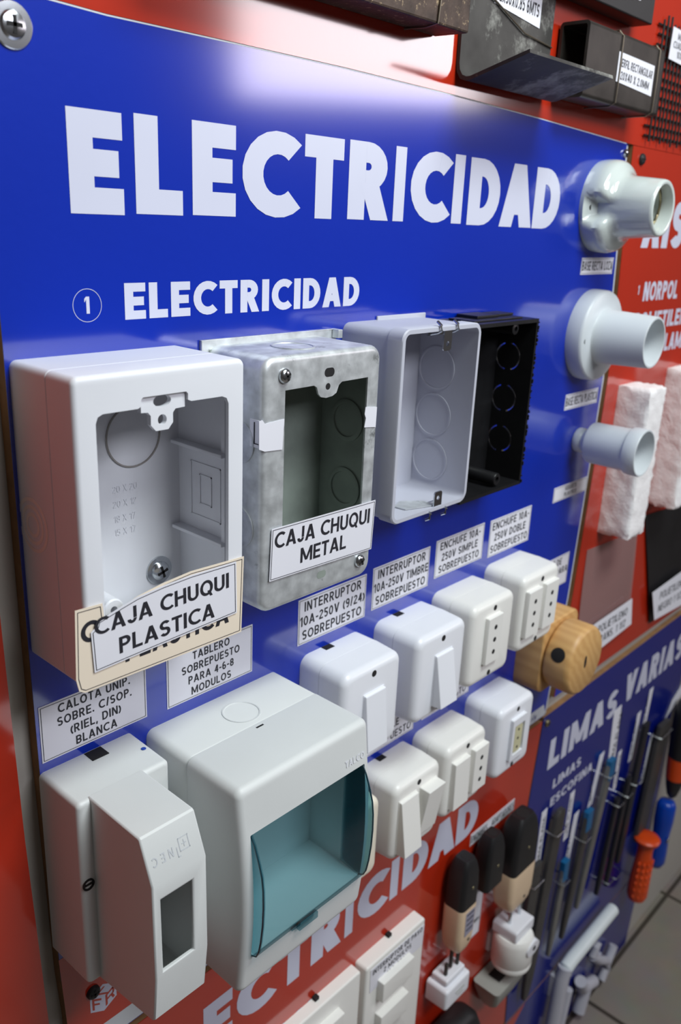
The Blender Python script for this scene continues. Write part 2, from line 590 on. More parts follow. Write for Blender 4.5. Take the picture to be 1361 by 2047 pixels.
def tile_mat():
    m, n, l, b = nodes('floor_tiles')
    tc = n.new('ShaderNodeTexCoord')
    mp = n.new('ShaderNodeMapping')
    mp.inputs['Location'].default_value = (-0.090, 0.003, 0)
    l.new(tc.outputs['Object'], mp.inputs['Vector'])
    br = n.new('ShaderNodeTexBrick')
    br.offset = 0.0
    br.inputs['Scale'].default_value = 1.0
    br.inputs['Brick Width'].default_value = 0.244
    br.inputs['Row Height'].default_value = 0.244
    br.inputs['Mortar Size'].default_value = 0.003
    br.inputs['Color1'].default_value = srgb(150, 142, 132)
    br.inputs['Color2'].default_value = srgb(146, 139, 130)
    br.inputs['Mortar'].default_value = srgb(72, 66, 58)
    l.new(mp.outputs[0], br.inputs['Vector'])
    no = n.new('ShaderNodeTexNoise')
    no.inputs['Scale'].default_value = 22
    no.inputs['Detail'].default_value = 6
    l.new(tc.outputs['Object'], no.inputs['Vector'])
    mx = n.new('ShaderNodeMixRGB')
    mx.blend_type = 'MULTIPLY'
    mx.inputs['Fac'].default_value = 0.35
    l.new(br.outputs['Color'], mx.inputs['Color1'])
    l.new(no.outputs['Color'], mx.inputs['Color2'])
    l.new(mx.outputs[0], b.inputs['Base Color'])
    b.inputs['Roughness'].default_value = 0.4
    return m


M['tiles'] = tile_mat()
# ------------------------------------------------------------------ the setting
def struct(name, mb, m, **k):
    return tag(mb.build(name, m, None, **k), None, None, None, 'structure')


struct('wall_back', MB().box(-900, 3200, 6.2, 40, -890, 900), M['wall'], smooth=0)
struct('floor', MB().box(-900, 3200, -2600, 40, -930, -890), M['tiles'], smooth=0)

# ------------------------------------------------------------------ display boards on the wall
TOP = [(150, 67.5), (160, 66.3), (199, 64.8), (260, 65.0), (326, 65.0), (403, 64.0), (500, 61.8), (621.6, 57.8)]
RIGHT = [(624.5, 56.5), (634, -42), (638.5, -111), (635.8, -187), (630.3, -294.7), (617.5, -403)]
LEFT = [(155.6, -404), (155.4, -376), (153.4, -345), (151.2, -228), (150.8, -174), (150.4, -50), (150.2, -30)]


def board(label, outline, face_mat, edge_mat='mdf'):
    cx = sum(p[0] for p in outline) / len(outline)
    zb = min(p[1] for p in outline)
    r = thing('display_board', (cx, 6, zb), label, 'board')
    MB().prism([outline], 0.4, 6.0).build('core', M[edge_mat], r, smooth=0)
    MB().prism([outline], 0.0, 0.4).build('printed_face', M[face_mat], r, smooth=0)
    return r


def flat_poly(mb, pts, y=0.0, lift=0.1, holes=()):
    loops = [[(p[0], y - lift, p[1]) for p in l] for l in [pts] + list(holes)]
    return mb.tess(loops)


def hexlogo(mb_w, mb_c, cx, cz, s, rot=0):
    """small cube-shaped badge: white hexagon with coloured bars on its three faces"""
    c, sn = math.cos(rot), math.sin(rot)
    f = lambda p: (cx + s * (p[0] * c - p[1] * sn), cz + s * (p[0] * sn + p[1] * c))
    flat_poly(mb_w, [f(p) for p in [(0, 1), (.87, .5), (.87, -.5), (0, -1), (-.87, -.5), (-.87, .5)]])
    def bar(pts):
        flat_poly(mb_c, [f(p) for p in pts], lift=0.16)
    # F on the left face
    bar([(-.74, .42), (-.60, .34), (-.60, -.50), (-.74, -.42)]); bar([(-.60, .34), (-.14, .07), (-.14, -.09), (-.60, .18)])
    bar([(-.60, .0), (-.26, -.2), (-.26, -.34), (-.60, -.14)])
    # R on the right face
    bar([(.12, .07), (.26, .15), (.26, -.69), (.12, -.77)]); bar([(.26, .15), (.74, .42), (.74, .26), (.26, -.01)])
    bar([(.60, .30), (.74, .38), (.74, -.02), (.60, -.10)]); bar([(.26, -.22), (.70, .02), (.70, -.12), (.26, -.36)])
    bar([(.48, -.22), (.62, -.14), (.76, -.42), (.62, -.50)])
    # L on the top face
    bar([(-.5, .52), (.02, .82), (.14, .75), (-.38, .45)]); bar([(-.38, .45), (.2, .12), (.32, .19), (-.26, .52)])


blue_board = board('large blue board headed with the white word ELECTRICIDAD twice, carrying boxes and switches', TOP + RIGHT + LEFT, 'blue')
# heading: each letter of the printed word at its measured place
mb = MB()
HEAD = [('E', 180.6, 203.8), ('L', 209.2, 231.8), ('E', 236.8, 260.0), ('C', 263.6, 297.9), ('T', 301.3, 327.7), ('R', 331.6, 362.8),
        ('I', 366.6, 375.3), ('C', 380.1, 415.3), ('I', 418.2, 427.8), ('D', 433.4, 465.8), ('A', 467.3, 504.2), ('D', 505.4, 537.0)]
HZ = [-3.0, -2.3, -1.9, -1.6, -1.2, -0.9, -0.9, -0.9, -0.8, -1.2, -1.4, -1.6]


def heading(mb, k, dx, dz, h, zs, t, y=0.0):
    for (ch, a, b), zz in zip(HEAD, HZ):
        P, w_ = glyph(ch, t)
        x0, x1 = dx + a * k, dx + b * k
        for poly in P:
            step(mb, [(x0 + (x1 - x0) * px / w_, y - 0.12, dz + zz * zs + pz * h) for px, pz in poly])


heading(mb, 1.0, 0, 0, 36.0, 1.0, 0.262)
mb.build('heading', M['print'], blue_board, smooth=0, merge=False)
mb = MB()
write(mb, 'ELECTRICIDAD', 202.3, -42.6, 14.2, 141.0, 0.24, 0.10)
mb.build('subheading', M['print'], blue_board, smooth=0, merge=False)
mb = MB()
write(mb, '1', 184.0, -39.4, 6.4, None, 0.22)
ring = circ(185.5, -36.3, 6.3, 6.3, 40)
flat_poly(mb, ring, holes=[circ(185.5, -36.3, 6.1, 6.1, 40)])
mb.build('number_badge', M['print'], blue_board, smooth=0, merge=False)
# coloured footer of the blue board
mb = MB(); flat_poly(mb, [(152.9, -335), (207, -335), (207, -392), (155.4, -392)], lift=0.06)
mb.build('footer_print', M['red'], blue_board, smooth=0)
mb = MB(); flat_poly(mb, [(155.5, -392), (612.0, -391), (617.0, -402.6), (155.7, -403.6)], lift=0.06)
flat_poly(mb, [(624.5, 56), (634, -42), (638.5, -111), (635.8, -187), (630.3, -294.7), (617.5, -403), (615.6, -403), (628.4, -294.7), (633.9, -187), (636.6, -111), (632.1, -42), (622.6, 56.5)], lift=0.06)
for a, b in zip(TOP[:-1], TOP[1:]):
    flat_poly(mb, [(a[0], a[1]), (b[0], b[1]), (b[0], b[1] - .55), (a[0], a[1] - .55)], lift=0.06)
mb.build('white_margin', M['margin'], blue_board, smooth=0)
mw, mc = MB(), MB()
hexlogo(mw, mc, 174.9, -375.0, 8.6)
write(mw, 'E', 183.6, -375.5, 6.0, 4.0, 0.26)
mw.build('badge_print', M['print'], blue_board, smooth=0, merge=False)
mc.build('badge_bars', M['red'], blue_board, smooth=0, merge=False)
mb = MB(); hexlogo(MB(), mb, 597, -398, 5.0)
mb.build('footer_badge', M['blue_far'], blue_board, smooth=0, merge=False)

upper_board = board('red board above the blue one, carrying the steel profiles and wire mesh',
                    [(150, 67.7), (160, 66.5), (199, 65.0), (260, 65.2), (326, 65.2), (403, 64.2), (500, 62.0), (621.6, 58.0), (640, 57.5), (1000, 57.1), (1000, 300), (150, 300)], 'red')

side_board = board('red board at the far left edge of the photo beside the pale strip of wall',
                   [(20, 300), (136, 300), (138, 60), (139.5, -110), (140.6, -180), (142, -260), (145.6, -368), (149, -480), (149, -620), (20, -620)], 'red')

foam_board = board('red board headed AISLANTES with foam and plastic sheets, right of the blue board',
                   [(633.0, 57.2), (641.5, -42), (646, -111), (643.5, -187), (638.4, -294.7), (630.0, -391.5), (1050, -393), (1050, 56.8)], 'red')
mb = MB()
write(mb, 'AISLANTES', 669.5, -12.6, 36.0, 265.0, 0.26)
mb.build('heading', M['print'], foam_board, smooth=0, merge=False)
mb = MB()
write(mb, 'NORPOL', 687.7, -53.5, 15.0, 68.0, 0.22)
write(mb, 'POLIETILENO', 679.0, -76.5, 14.0, 118.0, 0.22)
write(mb, 'LAMINA', 746.0, -97.5, 15.0, 66.0, 0.22)
mb.build('subheading', M['print'], foam_board, smooth=0, merge=False)
mb = MB()
write(mb, '1', 676.5, -48.0, 7.0, None, 0.2)
mb.build('number_mark', M['print'], foam_board, smooth=0, merge=False)
mb = MB(); flat_poly(mb, [(631.5, -372), (676, -372), (684, -392.0), (630.2, -391.4)], lift=0.06)
mb.build('footer_print', M['blue'], foam_board, smooth=0)

socket_board = board('lower red board lettered ELECTRICIDAD, below the blue board, carrying plugs and wall plates',
                     [(155.9, -409), (613.5, -408.5), (606.5, -490), (604.5, -560), (610, -640), (620, -762), (156, -762)], 'red')
mb = MB()
heading(mb, 0.944, 14.3, -469.3, 35.2, 0.0, 0.262)
mb.build('heading', M['print'], socket_board, smooth=0, merge=False)
mb = MB()
write(mb, 'ELECTRICIDAD', 199.0, -511.0, 12.0, 139.0, 0.24, 0.10)
mb.build('subheading', M['print'], socket_board, smooth=0, merge=False)

file_board = board('blue board, darkened in tone, lettered LIMAS VARIAS, hung with files, lower right',
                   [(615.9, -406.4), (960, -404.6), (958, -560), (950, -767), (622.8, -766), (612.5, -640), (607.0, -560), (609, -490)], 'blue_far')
mb = MB()
write(mb, 'LIMAS', 636.0, -470.3, 32.0, 138.0, 0.25, 0.11)
write(mb, 'VARIAS', 790.5, -466.0, 34.0, 152.0, 0.25, 0.10)
mb.build('heading', M['print'], file_board, smooth=0, merge=False)
mb = MB()
write(mb, 'LIMAS', 652.5, -499.0, 10.5, 55.0, 0.22)
write(mb, 'ESCOFINA', 652.5, -519.5, 10.5, 85.0, 0.22)
mb.build('subheading', M['print'], file_board, smooth=0, merge=False)

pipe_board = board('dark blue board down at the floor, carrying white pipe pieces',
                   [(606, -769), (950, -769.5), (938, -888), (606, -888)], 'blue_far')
mb = MB(); flat_poly(mb, [(606, -769), (662, -769), (625, -797), (606, -800)], lift=0.06)
mb.build('corner_print', M['red'], pipe_board, smooth=0)


# ------------------------------------------------------------------ screws
def screw_head(x, y, z, r, parent, rot=0.2, h=None):
    h = h or r * 0.55
    s = MB().lathe([(r, 0), (r, -h * .35), (r * .82, -h * .75), (r * .45, -h)], (x, y, z), 'y', 28).build('screw', M['screw'], parent)
    m = MB()
    c, sn = math.cos(rot), math.sin(rot)
    for dx, dz in ((.62, .13), (.13, .62)):
        pts = [(-dx, -dz), (dx, -dz), (dx, dz), (-dx, dz)]
        vs = [(x + r * (p[0] * c - p[1] * sn), y - h * 1.06, z + r * (p[0] * sn + p[1] * c)) for p in pts]
        m.add(vs + [(v[0], v[1] + h * .3, v[2]) for v in vs], [(0, 1, 2, 3), (0, 1, 5, 4), (1, 2, 6, 5), (2, 3, 7, 6), (3, 0, 4, 7)])
    m.build('recess', M['hole'], s, smooth=0)
    return s


def board_screw(label, x, z, r, m='screw', washer=0.0):
    t = thing('screw', (x, 0, z), label, 'screw')
    if washer:
        MB().lathe([(washer, 0), (washer, -.5), (washer * .95, -.9), (r * .8, -1.0)], (x, 0, z), 'y', 36).build('washer', M[m], t)
    h = MB().lathe([(r, -.2 if washer else 0), (r, -1.0), (r * .85, -1.9), (r * .4, -2.5)], (x, 0, z), 'y', 28).build('head', M[m], t)
    m2 = MB()
    for dx, dz in ((.6, .14), (.14, .6)):
        m2.box(x - r * dx, x + r * dx, -2.6, -1.4, z - r * dz, z + r * dz)
    m2.build('recess', M['hole'], t, smooth=0)
    return t


board_screw('large shiny cross-head screw with washer at the top left of the blue board', 162.4, 55.3, 4.6, washer=7.4)
board_screw('small screw at the top right corner of the blue board above the porcelain lamp holder', 621.0, 51.0, 3.0)
board_screw('black screw in the top left corner of the AISLANTES board', 649.2, 49.2, 4.0, 'black_rub')
board_screw('dull screw in the top left corner of the LIMAS VARIAS board', 622.6, -414.0, 3.4, 'brass')
board_screw('black screw beside the cube badge below the slim grey box', 169.3, -366.8, 3.6, 'black_rub')


# ------------------------------------------------------------------ printed labels
def label_mesh(parent, poly, y, lines, name='label', m='paper', box=None, size=None, t=0.13, border=True, rot=0.0, thick=0.25, sub=None, gap=0.16, shear=0.0, widths=None):
    """paper label: outline poly on plane y (front), text lines centred in box (x0, x1, z0, z1)"""
    p = MB().prism([poly], y, y + thick).build(name, M[m], parent, smooth=0)
    ink = MB()
    if border:
        cx = sum(q[0] for q in poly) / len(poly); cz = sum(q[1] for q in poly) / len(poly)
        def inset(d):
            out = []
            n = len(poly)
            for i in range(n):
                a, b, c = Vector(poly[i - 1]), Vector(poly[i]), Vector(poly[(i + 1) % n])
                d1, d2 = (b - a).normalized(), (c - b).normalized()
                n1, n2 = Vector((-d1.y, d1.x)), Vector((-d2.y, d2.x))
                k = (n1 + n2)
                k = k / max(k.length_squared / 2, .3)
                out.append(tuple(b + k * d))
            return out
        area_ = sum(poly[i - 1][0] * poly[i][1] - poly[i][0] * poly[i - 1][1] for i in range(len(poly)))
        sg = 1 if area_ > 0 else -1
        a, b = inset(sg * border), inset(sg * (border + .28))
        n = len(poly)
        for i in range(n):
            j = (i + 1) % n
            ink.add([(q[0], y - .1, q[1]) for q in (a[i], a[j], b[j], b[i])], [(0, 1, 2, 3)])
    if lines:
        x0, x1, z0, z1 = box
        n = len(lines)
        pitch = (z1 - z0) / n
        h = size or pitch * 0.68
        c, s = math.cos(math.radians(rot)), math.sin(math.radians(rot))
        mx = max(layout(l, t, gap)[1] for l in lines)
        for i, l in enumerate(lines):
            tw = layout(l, t, gap)[1]
            width = min(tw * h * 0.98, (x1 - x0) * min(1, tw / mx * 1.0) if tw * h > (x1 - x0) else 1e9)
            if widths:
                width = widths[i]
            zc = z1 - pitch * (i + .5) - h / 2 - (z0 + z1) / 2
            ox, oz = (x0 + x1) / 2 - zc * s, (z0 + z1) / 2 + zc * c
            write(ink, l, ox, oz, h, width, t, gap, y=y, center=True, rot=rot, shear=shear)
    if ink.f:
        ink.build('lettering', M['ink'], p, smooth=0, merge=False)
    return p


def board_label(x0, x1, z0, z1, lines, label, skew=0.0, border=.7, t=0.165, size=None, slope=0.0, group='printed labels on the blue board', m='paper', pad=1.2):
    poly = [(x0 + skew, z1), (x0, z0), (x1, z0 + slope), (x1 + skew, z1 + slope)]
    r = label_mesh(None, poly, -0.3, lines, 'product_label', m, (x0 + pad, x1 - pad, z0 + pad + slope / 2, z1 - pad * .7 + slope / 2), size, t, border, thick=.3,
                   rot=math.degrees(math.atan2(slope, x1 - x0)))
    tag(r, label, 'label', group)
    return r


board_label(152.6, 206.2, -226.6, -199.3, ['CALOTA UNIP.', 'SOBRE. C/SOP.', '(RIEL, DIN)', 'BLANCA'], 'white label reading CALOTA UNIP., above the slim grey breaker box')
board_label(217.9, 272.3, -227.8, -200.5, ['TABLERO', 'SOBREPUESTO', 'PARA 4-6-8', 'MODULOS'], 'white label reading TABLERO SOBREPUESTO, above the breaker box with teal lid')
board_label(305.8, 362.2, -225.4, -197.8, ['INTERRUPTOR', '10A-250V (9/24)', 'SOBREPUESTO'], 'white label reading INTERRUPTOR 10A-250V (9/24), leftmost above the switches')
board_label(368.2, 424.2, -223.7, -196.3, ['INTERRUPTOR', '10A-250V TIMBRE', 'SOBREPUESTO'], 'white label reading INTERRUPTOR 10A-250V TIMBRE')
board_label(430.8, 486.2, -220.9, -194.7, ['ENCHUFE 10A-', '250V SIMPLE', 'SOBREPUESTO'], 'white label reading ENCHUFE 10A-250V SIMPLE')
board_label(494.0, 548.7, -223.0, -195.5, ['ENCHUFE 10A-', '250V DOBLE', 'SOBREPUESTO'], 'white label reading ENCHUFE 10A-250V DOBLE, above the double socket')
board_label(568.0, 620.6, -278.0, -251.0, ['BASE DE', 'MADERA PARA', 'TOMA'], 'white label half hidden behind the right end of the double socket')
board_label(577.8, 626.4, -31.2, -19.8, ['BASE RECTA LOZA'], 'narrow white label under the glazed porcelain lamp holder')
board_label(579.8, 631.0, -128.5, -116.8, ['BASE RECTA PLASTICA'], 'narrow white label under the middle plastic lamp holder')
board_label(580.5, 633.2, -201.0, -189.2, ['SOQUETE', 'PLASTICO'], 'white two-line label under the small lowest lamp holder')
board_label(366.0, 421.0, -329.3, -302.0, ['INTERRUPTOR', 'DOBLE', 'SOBREPUESTO'], 'white label between the switch rows, hidden behind the leftmost surface switch')
board_label(430.5, 487.0, -327.0, -300.0, ['INTERRUPTOR', 'ENCHUFE', 'SOBREPUESTO'], 'white label between the switch rows, hidden behind the single-socket box')
board_label(514.0, 581.0, -483.0, -471.3, ['ENCHUFES Y ADAPTADORES'], 'long white label strip on the lower red board right of the letter D', group='printed labels on the lower red board', border=.5)
board_label(527.0, 545.0, -592.0, -525.0, ['ENCHUFE', 'HEMBRA'], 'upright pale label right of the leftmost black and beige plug', group='printed labels on the lower red board', border=.5, size=4.0)


# ------------------------------------------------------------------ white plastic outlet box, left
t = thing('outlet_box', (190, 0, -174.5), 'white plastic outlet box with torn CAJA CHUQUI PLASTICA labels, leftmost in its row', 'outlet box', 'open outlet boxes in a row')
op = [(163.5, -68.3), (178.0, -68.3), (179.5, -67.6), (179.5, -65.2), (180.3, -64.4), (199.7, -64.4), (200.5, -65.2), (200.5, -67.6), (202, -68.3), (217.2, -68.3),
      (219.4, -69.2), (220.4, -71.5), (220.4, -161), (218, -164), (163, -164), (160.5, -161), (160.5, -71.5), (161.4, -69.2)]
shell(MB(), 152, 229, -174.5, -54.5, -42, 3.0, 2.0, op, 2.5, 1.8, 1.5, seam=-25).build('body', M['white'], t, smooth=40)
tab = [(180.2, -64.0), (200, -64.0), (200, -70.4), (195.6, -70.6), (194.4, -72), (194.4, -75.6), (192.2, -78), (186.6, -78), (184.4, -75.6), (184.4, -72), (183.2, -70.6), (180.2, -70.4)]
MB().prism([tab, circ(189.6, -66.9, 4.0, 2.3), circ(189.5, -74.0, 2.0)], -40.6, -38.4).build('mounting_tab', M['white'], t, smooth=40)
mb = MB().lathe([(13.4, 0), (13.4, -.6), (12.8, -.6), (12.8, 0)], (203, -1.6, -90), 'y', 48, closed=True)
mb.build('knockout_ring', mat('grey_groove', srgb(150, 146, 142), .6), t)  # ring coloured greyer than the plastic around it
m = MB()
for zz in (-95, -134):
    m.box(221.5, 226.6, -36, -2, zz - .8, zz + .8)
m.box(223.5, 226.6, -36, -33.5, -172, -57)
m.build('wall_rib', M['white'], t, smooth=0, bevel=.3)
m = MB()
for a, b, c, d in ((-30, -10, -103, -102.5), (-30, -10, -127, -126.5), (-30, -29.5, -127, -102.5), (-10.5, -10, -127, -102.5), (-24, -16, -108, -107.5), (-24, -16, -121, -120.5), (-24, -23.5, -121, -107.5), (-16.5, -16, -121, -107.5)):
    m.box(226.1, 226.7, a, b, c, d)
m.build('embossed_panel', M['white'], t, smooth=0)
m = MB()
for k, zz in enumerate((-113, -119.5, -126, -132)):
    write(m, ['20 X 20', '20 X 12', '18 X 17', '15 X 17'][k], 192, zz, 3.0, None, .12, y=-1.5, lift=.25)
m.build('embossed_sizes', M['white'], t, smooth=0, merge=False)
MB().lathe([(4.6, 0), (4.6, -28), (4.0, -28.6), (1.6, -28.6), (1.6, -20)], (172, -1.5, -150), 'y', 28).build('screw_post', M['white'], t)
s_ = screw_head(214, -2.6, -153.5, 4.4, t, .3)
s_['label'] = 'steel cross-head screw'
MB().lathe([(6.6, 0), (6.6, -.9), (6.2, -1.1)], (214, -1.5, -153.5), 'y', 32).build('washer', M['screw'], t)
m = MB()
for r0 in (10.2, 7.2, 4.2):
    m.lathe([(r0 + .7, 0), (r0 + .7, -.15), (r0 - .7, -.15), (r0 - .7, 0)], (152.0, -9.0, -115.5), 'x', 44, closed=True)
m.build('side_knockout', mat('pale_rings', srgb(236, 228, 222), .5), t)
old = [(147.8, -138.2), (159.2, -138.7), (159.6, -144.6), (162, -145.2), (166, -143.4), (174.7, -140.6), (186.3, -138.6), (200.4, -137.4), (228.4, -138.4), (227.2, -173.6), (150, -172.6), (147.6, -171.0), (146.6, -166)]
p = label_mesh(t, old, -42.7, [], 'label', 'paper_old', None, None, .15, .9)
p['label'] = 'older cream label, torn along its top edge'
m = MB(); write(m, 'CAJA CHUQUI', 149.6, -152.5, 8.6, 74.0, .19, y=-42.7); write(m, 'PLASTICA', 168, -166.4, 8.6, 52.0, .19, y=-42.7)
m.build('lettering', M['ink'], p, smooth=0, merge=False)
new = [(153.4, -148.6), (155.9, -147.0), (156.6, -145.0), (160.6, -144.0), (167.3, -142.2), (174.2, -140.6), (185.8, -139.4), (199.9, -138.8), (223.6, -139.3), (224.1, -163.2), (154.1, -165.5)]
p = label_mesh(t, new, -43.3, [], 'label', 'paper', None, None, .15, .7)
p['label'] = 'white label reading CAJA CHUQUI PLASTICA'
m = MB(); write(m, 'CAJA CHUQUI', 155.0, -150.6, 6.9, 64.5, .17, y=-43.3, rot=.6); write(m, 'PLASTICA', 165.2, -161.4, 6.9, 46.5, .17, y=-43.3, rot=.4)
m.build('lettering', M['ink'], p, smooth=0, merge=False)

# ------------------------------------------------------------------ galvanised metal outlet box
t = thing('outlet_box', (280, 0, -172.5), 'galvanised metal outlet box with CAJA CHUQUI METAL label, second open box from the left', 'outlet box', 'open outlet boxes in a row')
op = [(254.8, -70.8), (272.4, -70.6), (274.2, -71.6), (275.3, -74.7), (277, -76.3), (280.4, -77), (284.5, -76.6), (287.1, -75.4), (288.6, -72), (290.5, -70.7), (308.6, -70.5), (308.8, -151), (254.8, -151)]
shell(MB(), 242, 318, -172.5, -56, -38.5, 7.0, 2.8, op, 1.4, 1.0, 2.0).build('body', M['zinc'], t, smooth=50)
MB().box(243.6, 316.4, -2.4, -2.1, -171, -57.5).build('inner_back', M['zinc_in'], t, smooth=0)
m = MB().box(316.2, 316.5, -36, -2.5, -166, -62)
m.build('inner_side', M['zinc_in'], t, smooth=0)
m = MB().box(239.6, 325.6, -1.6, 0, -60, -53.2)
m.box(322.5, 325.6, -6, -1.6, -57.5, -53.2)
m.build('back_flange', M['zinc'], t, smooth=0, bevel=.3)
for n_, lp in (('mounting_slot', rrect(278.8, 285.2, -67.6, -63.6, 1.9)), ('tab_hole', circ(281.3, -71.9, 1.5)), ('bottom_slot', rrect(278.6, 284.8, -165.0, -161.2, 1.8))):
    m = MB(); flat_poly(m, lp, -38.5, .06); m.build(n_, M['hole'] if n_ != 'bottom_slot' else M['zinc_in'], t, smooth=0)
for a, b in ((253.9, -64.4), (309, -163.3)):
    screw_head(a, -38.5, b, 3.3, t, .5, 2.2)
for zz in (-95.5, -130.5):
    m = MB().lathe([(10.6, 0), (10.6, -.8), (9.6, -1.0), (8.4, -1.0), (8.2, -.2), (7.6, -.2), (0.1, -.3)], (316.2, -20, zz), 'x', 36)
    m.build('knockout', M['zinc_in'], t)
for zz in (-94, -133):
    MB().lathe([(9.6, 0), (9.6, -.7), (8.6, -.7), (8.5, -.1), (0.1, -.1)], (242, -24, zz), 'x', 36).build('knockout', M['zinc'], t)
MB().lathe([(10.0, 0), (10.0, .5), (9.2, .5), (9.0, .15), (0.1, .15)], (276, -21, -56), 'z', 36).build('knockout', M['zinc'], t)
p = label_mesh(t, [(247.6, -131.7), (318.4, -133.0), (317.2, -158.9), (246.6, -156.6)], -39.4, [], 'label', 'paper', None, None, .15, .6)
p['label'] = 'white label reading CAJA CHUQUI METAL'
m = MB(); write(m, 'CAJA CHUQUI', 249.3, -141.5, 7.6, 65.0, .17, y=-39.4, rot=-2.2); write(m, 'METAL', 266, -152.7, 7.4, 31.5, .17, y=-39.4, rot=-1.2)
m.build('lettering', M['ink'], p, smooth=0, merge=False)
scr = MB().prism([[(239.6, -82.2), (241.5, -81.8), (243, -83.6), (254.2, -83.0), (253.4, -96.4), (243, -95.6), (239.8, -94.2)]], -38.95, -38.6)
scr.box(241.6, 242.0, -38.6, -31, -94.5, -82.5)
p = scr.build('paper_scrap', M['paper'], t, smooth=0)
m = MB().box(241.4, 241.6, -34.2, -33.6, -93, -83.5).box(241.4, 241.6, -38.6, -33.6, -93, -92.6)
m.build('printed_line', M['ink'], p, smooth=0)
MB().prism([[(307.6, -84.6), (316, -85.6), (315.8, -95.4), (307.4, -94.4), (308.2, -90), (307.2, -88)]], -38.9, -38.6).build('paper_scrap', M['paper'], t, smooth=0)


# ------------------------------------------------------------------ grey plastic box and black plastic box
def cup(mb, x0, x1, z0, z1, y1, r, wall, back, y0=0.0, rim=0.0, rimd=8.0):
    L = [rrect(x0, x1, z0, z1, r, y0)]
    if rim:
        L += [rrect(x0, x1, z0, z1, r, y1 + rimd), rrect(x0 - rim, x1 + rim, z0 - rim, z1 + rim, r + rim, y1 + rimd - .6)]
    L += [rrect(x0 - rim, x1 + rim, z0 - rim, z1 + rim, r + rim, y1 + .6), rrect(x0 - rim + .5, x1 + rim - .5, z0 - rim + .5, z1 + rim - .5, r + rim, y1)]
    i = wall
    L += [rrect(x0 + i, x1 - i, z0 + i, z1 - i, max(r - i, .5), y1), rrect(x0 + i, x1 - i, z0 + i, z1 - i, max(r - i, .5), y0 - back)]
    return mb.loft(L)


t = thing('outlet_box', (365, 0, -149.5), 'light grey plastic outlet box with metal clips, between the galvanised and black boxes', 'outlet box', 'open outlet boxes in a row')
cup(MB(), 332, 398, -149.3, -50.8, -40, 5, 1.6, 1.6, rim=.9, rimd=10).build('body', M['pvc_grey'], t, smooth=40)
for zz in (-78, -104.5, -131):
    m = MB().lathe([(12.4, 0), (12.4, -.7), (11.4, -.7), (11.2, -.1), (0.1, -.15)], (396.6, -14.0, zz), 'x', 48)
    m.build('knockout', M['pvc_grey'], t)
MB().box(358, 400, -1.2, 0, -52, -48.8).build('back_ridge', M['pvc_grey'], t, smooth=0, bevel=.4)


def clip(zc, sgn, x):
    """bent metal clip: upright lug with a hole and two prongs over the rim"""
    c = MB().prism([rrect(x - 3.4, x + 3.4, zc - 5.2, zc + 5.2, 1.4), circ(x, zc - sgn * 1.6, 1.3, 1.3, 16)], -39.6, -38.8).build('clip', M['screw'], t, smooth=40)
    m = MB()
    for dx in (-7.5, 7.0):
        m.tube([(x + dx, -34, zc + sgn * 3.2), (x + dx, -38.6, zc + sgn * 4.4), (x + dx - 1, -41.4, zc + sgn * 5.6), (x + dx - 1, -40.8, zc + sgn * 8.2), (x + dx - .4, -38, zc + sgn * 9.8)], .8, 8)
    m.build('prong', M['screw'], c)
    MB().box(x - 9.5, x + 8.0, -34, -33, min(zc + sgn * 2.4, zc + sgn * 4.2), max(zc + sgn * 2.4, zc + sgn * 4.2)).build('bar', M['screw'], c, smooth=0)


clip(-57.6, 1, 369)
clip(-144.6, -1, 372)
MB().prism([[(352, -33), (371, -39), (371, -30), (361, -22), (351, -26)]], -147.4, -146.9, lambda u, v, y: (u, v, y)).build('clip_plate', M['zinc'], t, smooth=0)

t = thing('outlet_box', (445, 0, -159), 'black plastic outlet box with blue slits in its side, rightmost of the open boxes', 'outlet box', 'open outlet boxes in a row')
m = MB()
m.box(411, 413, -28, 0, -158.6, -53.4)
m.box(413, 477.2, -28, 0, -55.6, -53.4)
m.box(413, 477.2, -28, 0, -158.6, -156.4)
m.box(413, 477.2, -1.6, 0, -156.4, -55.6)
holes = []
for zz in (-78.5, -105, -131.5):
    for a0, a1 in ((100, 250), (280, 430)):
        arc = [math.radians(a0 + (a1 - a0) * i / 12) for i in range(13)]
        holes.append([(-10 + 8.9 * math.cos(a), zz + 8.9 * math.sin(a)) for a in arc] + [(-10 + 8.0 * math.cos(a), zz + 8.0 * math.sin(a)) for a in arc[::-1]])
m.prism([[(0, -158.6), (0, -53.4), (-28, -53.4), (-28, -158.6)]] + holes, 477.2, 479.2, lambda u, v, y: (y, u, v))
m.build('body', M['black_pl'], t, smooth=30)
m = MB()
for i in range(60):
    a = random.random()
    zz = -53.4 - a * 105
    m.box(478.6, 479.6, -28.4 - random.random() * .5, -27.2, zz - random.random(), zz + .5)
m.build('rough_rim', M['black_pl'], t, smooth=0)
MB().lathe([(4.2, 0), (4.0, -24), (3.6, -24.6), (1.8, -24.6), (1.6, -18)], (453, -1.6, -151.2), 'y', 28).build('screw_post', M['black_pl'], t)
MB().lathe([(3.6, 0), (3.4, -24), (1.6, -24.4), (1.4, -18)], (457, -1.6, -58.6), 'y', 24).build('screw_post', M['black_pl'], t)
m = MB().box(418, 470, -22, -4, -53.4, -52.4).box(430, 452, -16, -1, -52.4, -50.8).box(455, 472, -14, -2, -52.4, -51.0)
m.build('top_ribs', M['black_pl'], t, smooth=0, bevel=.4)

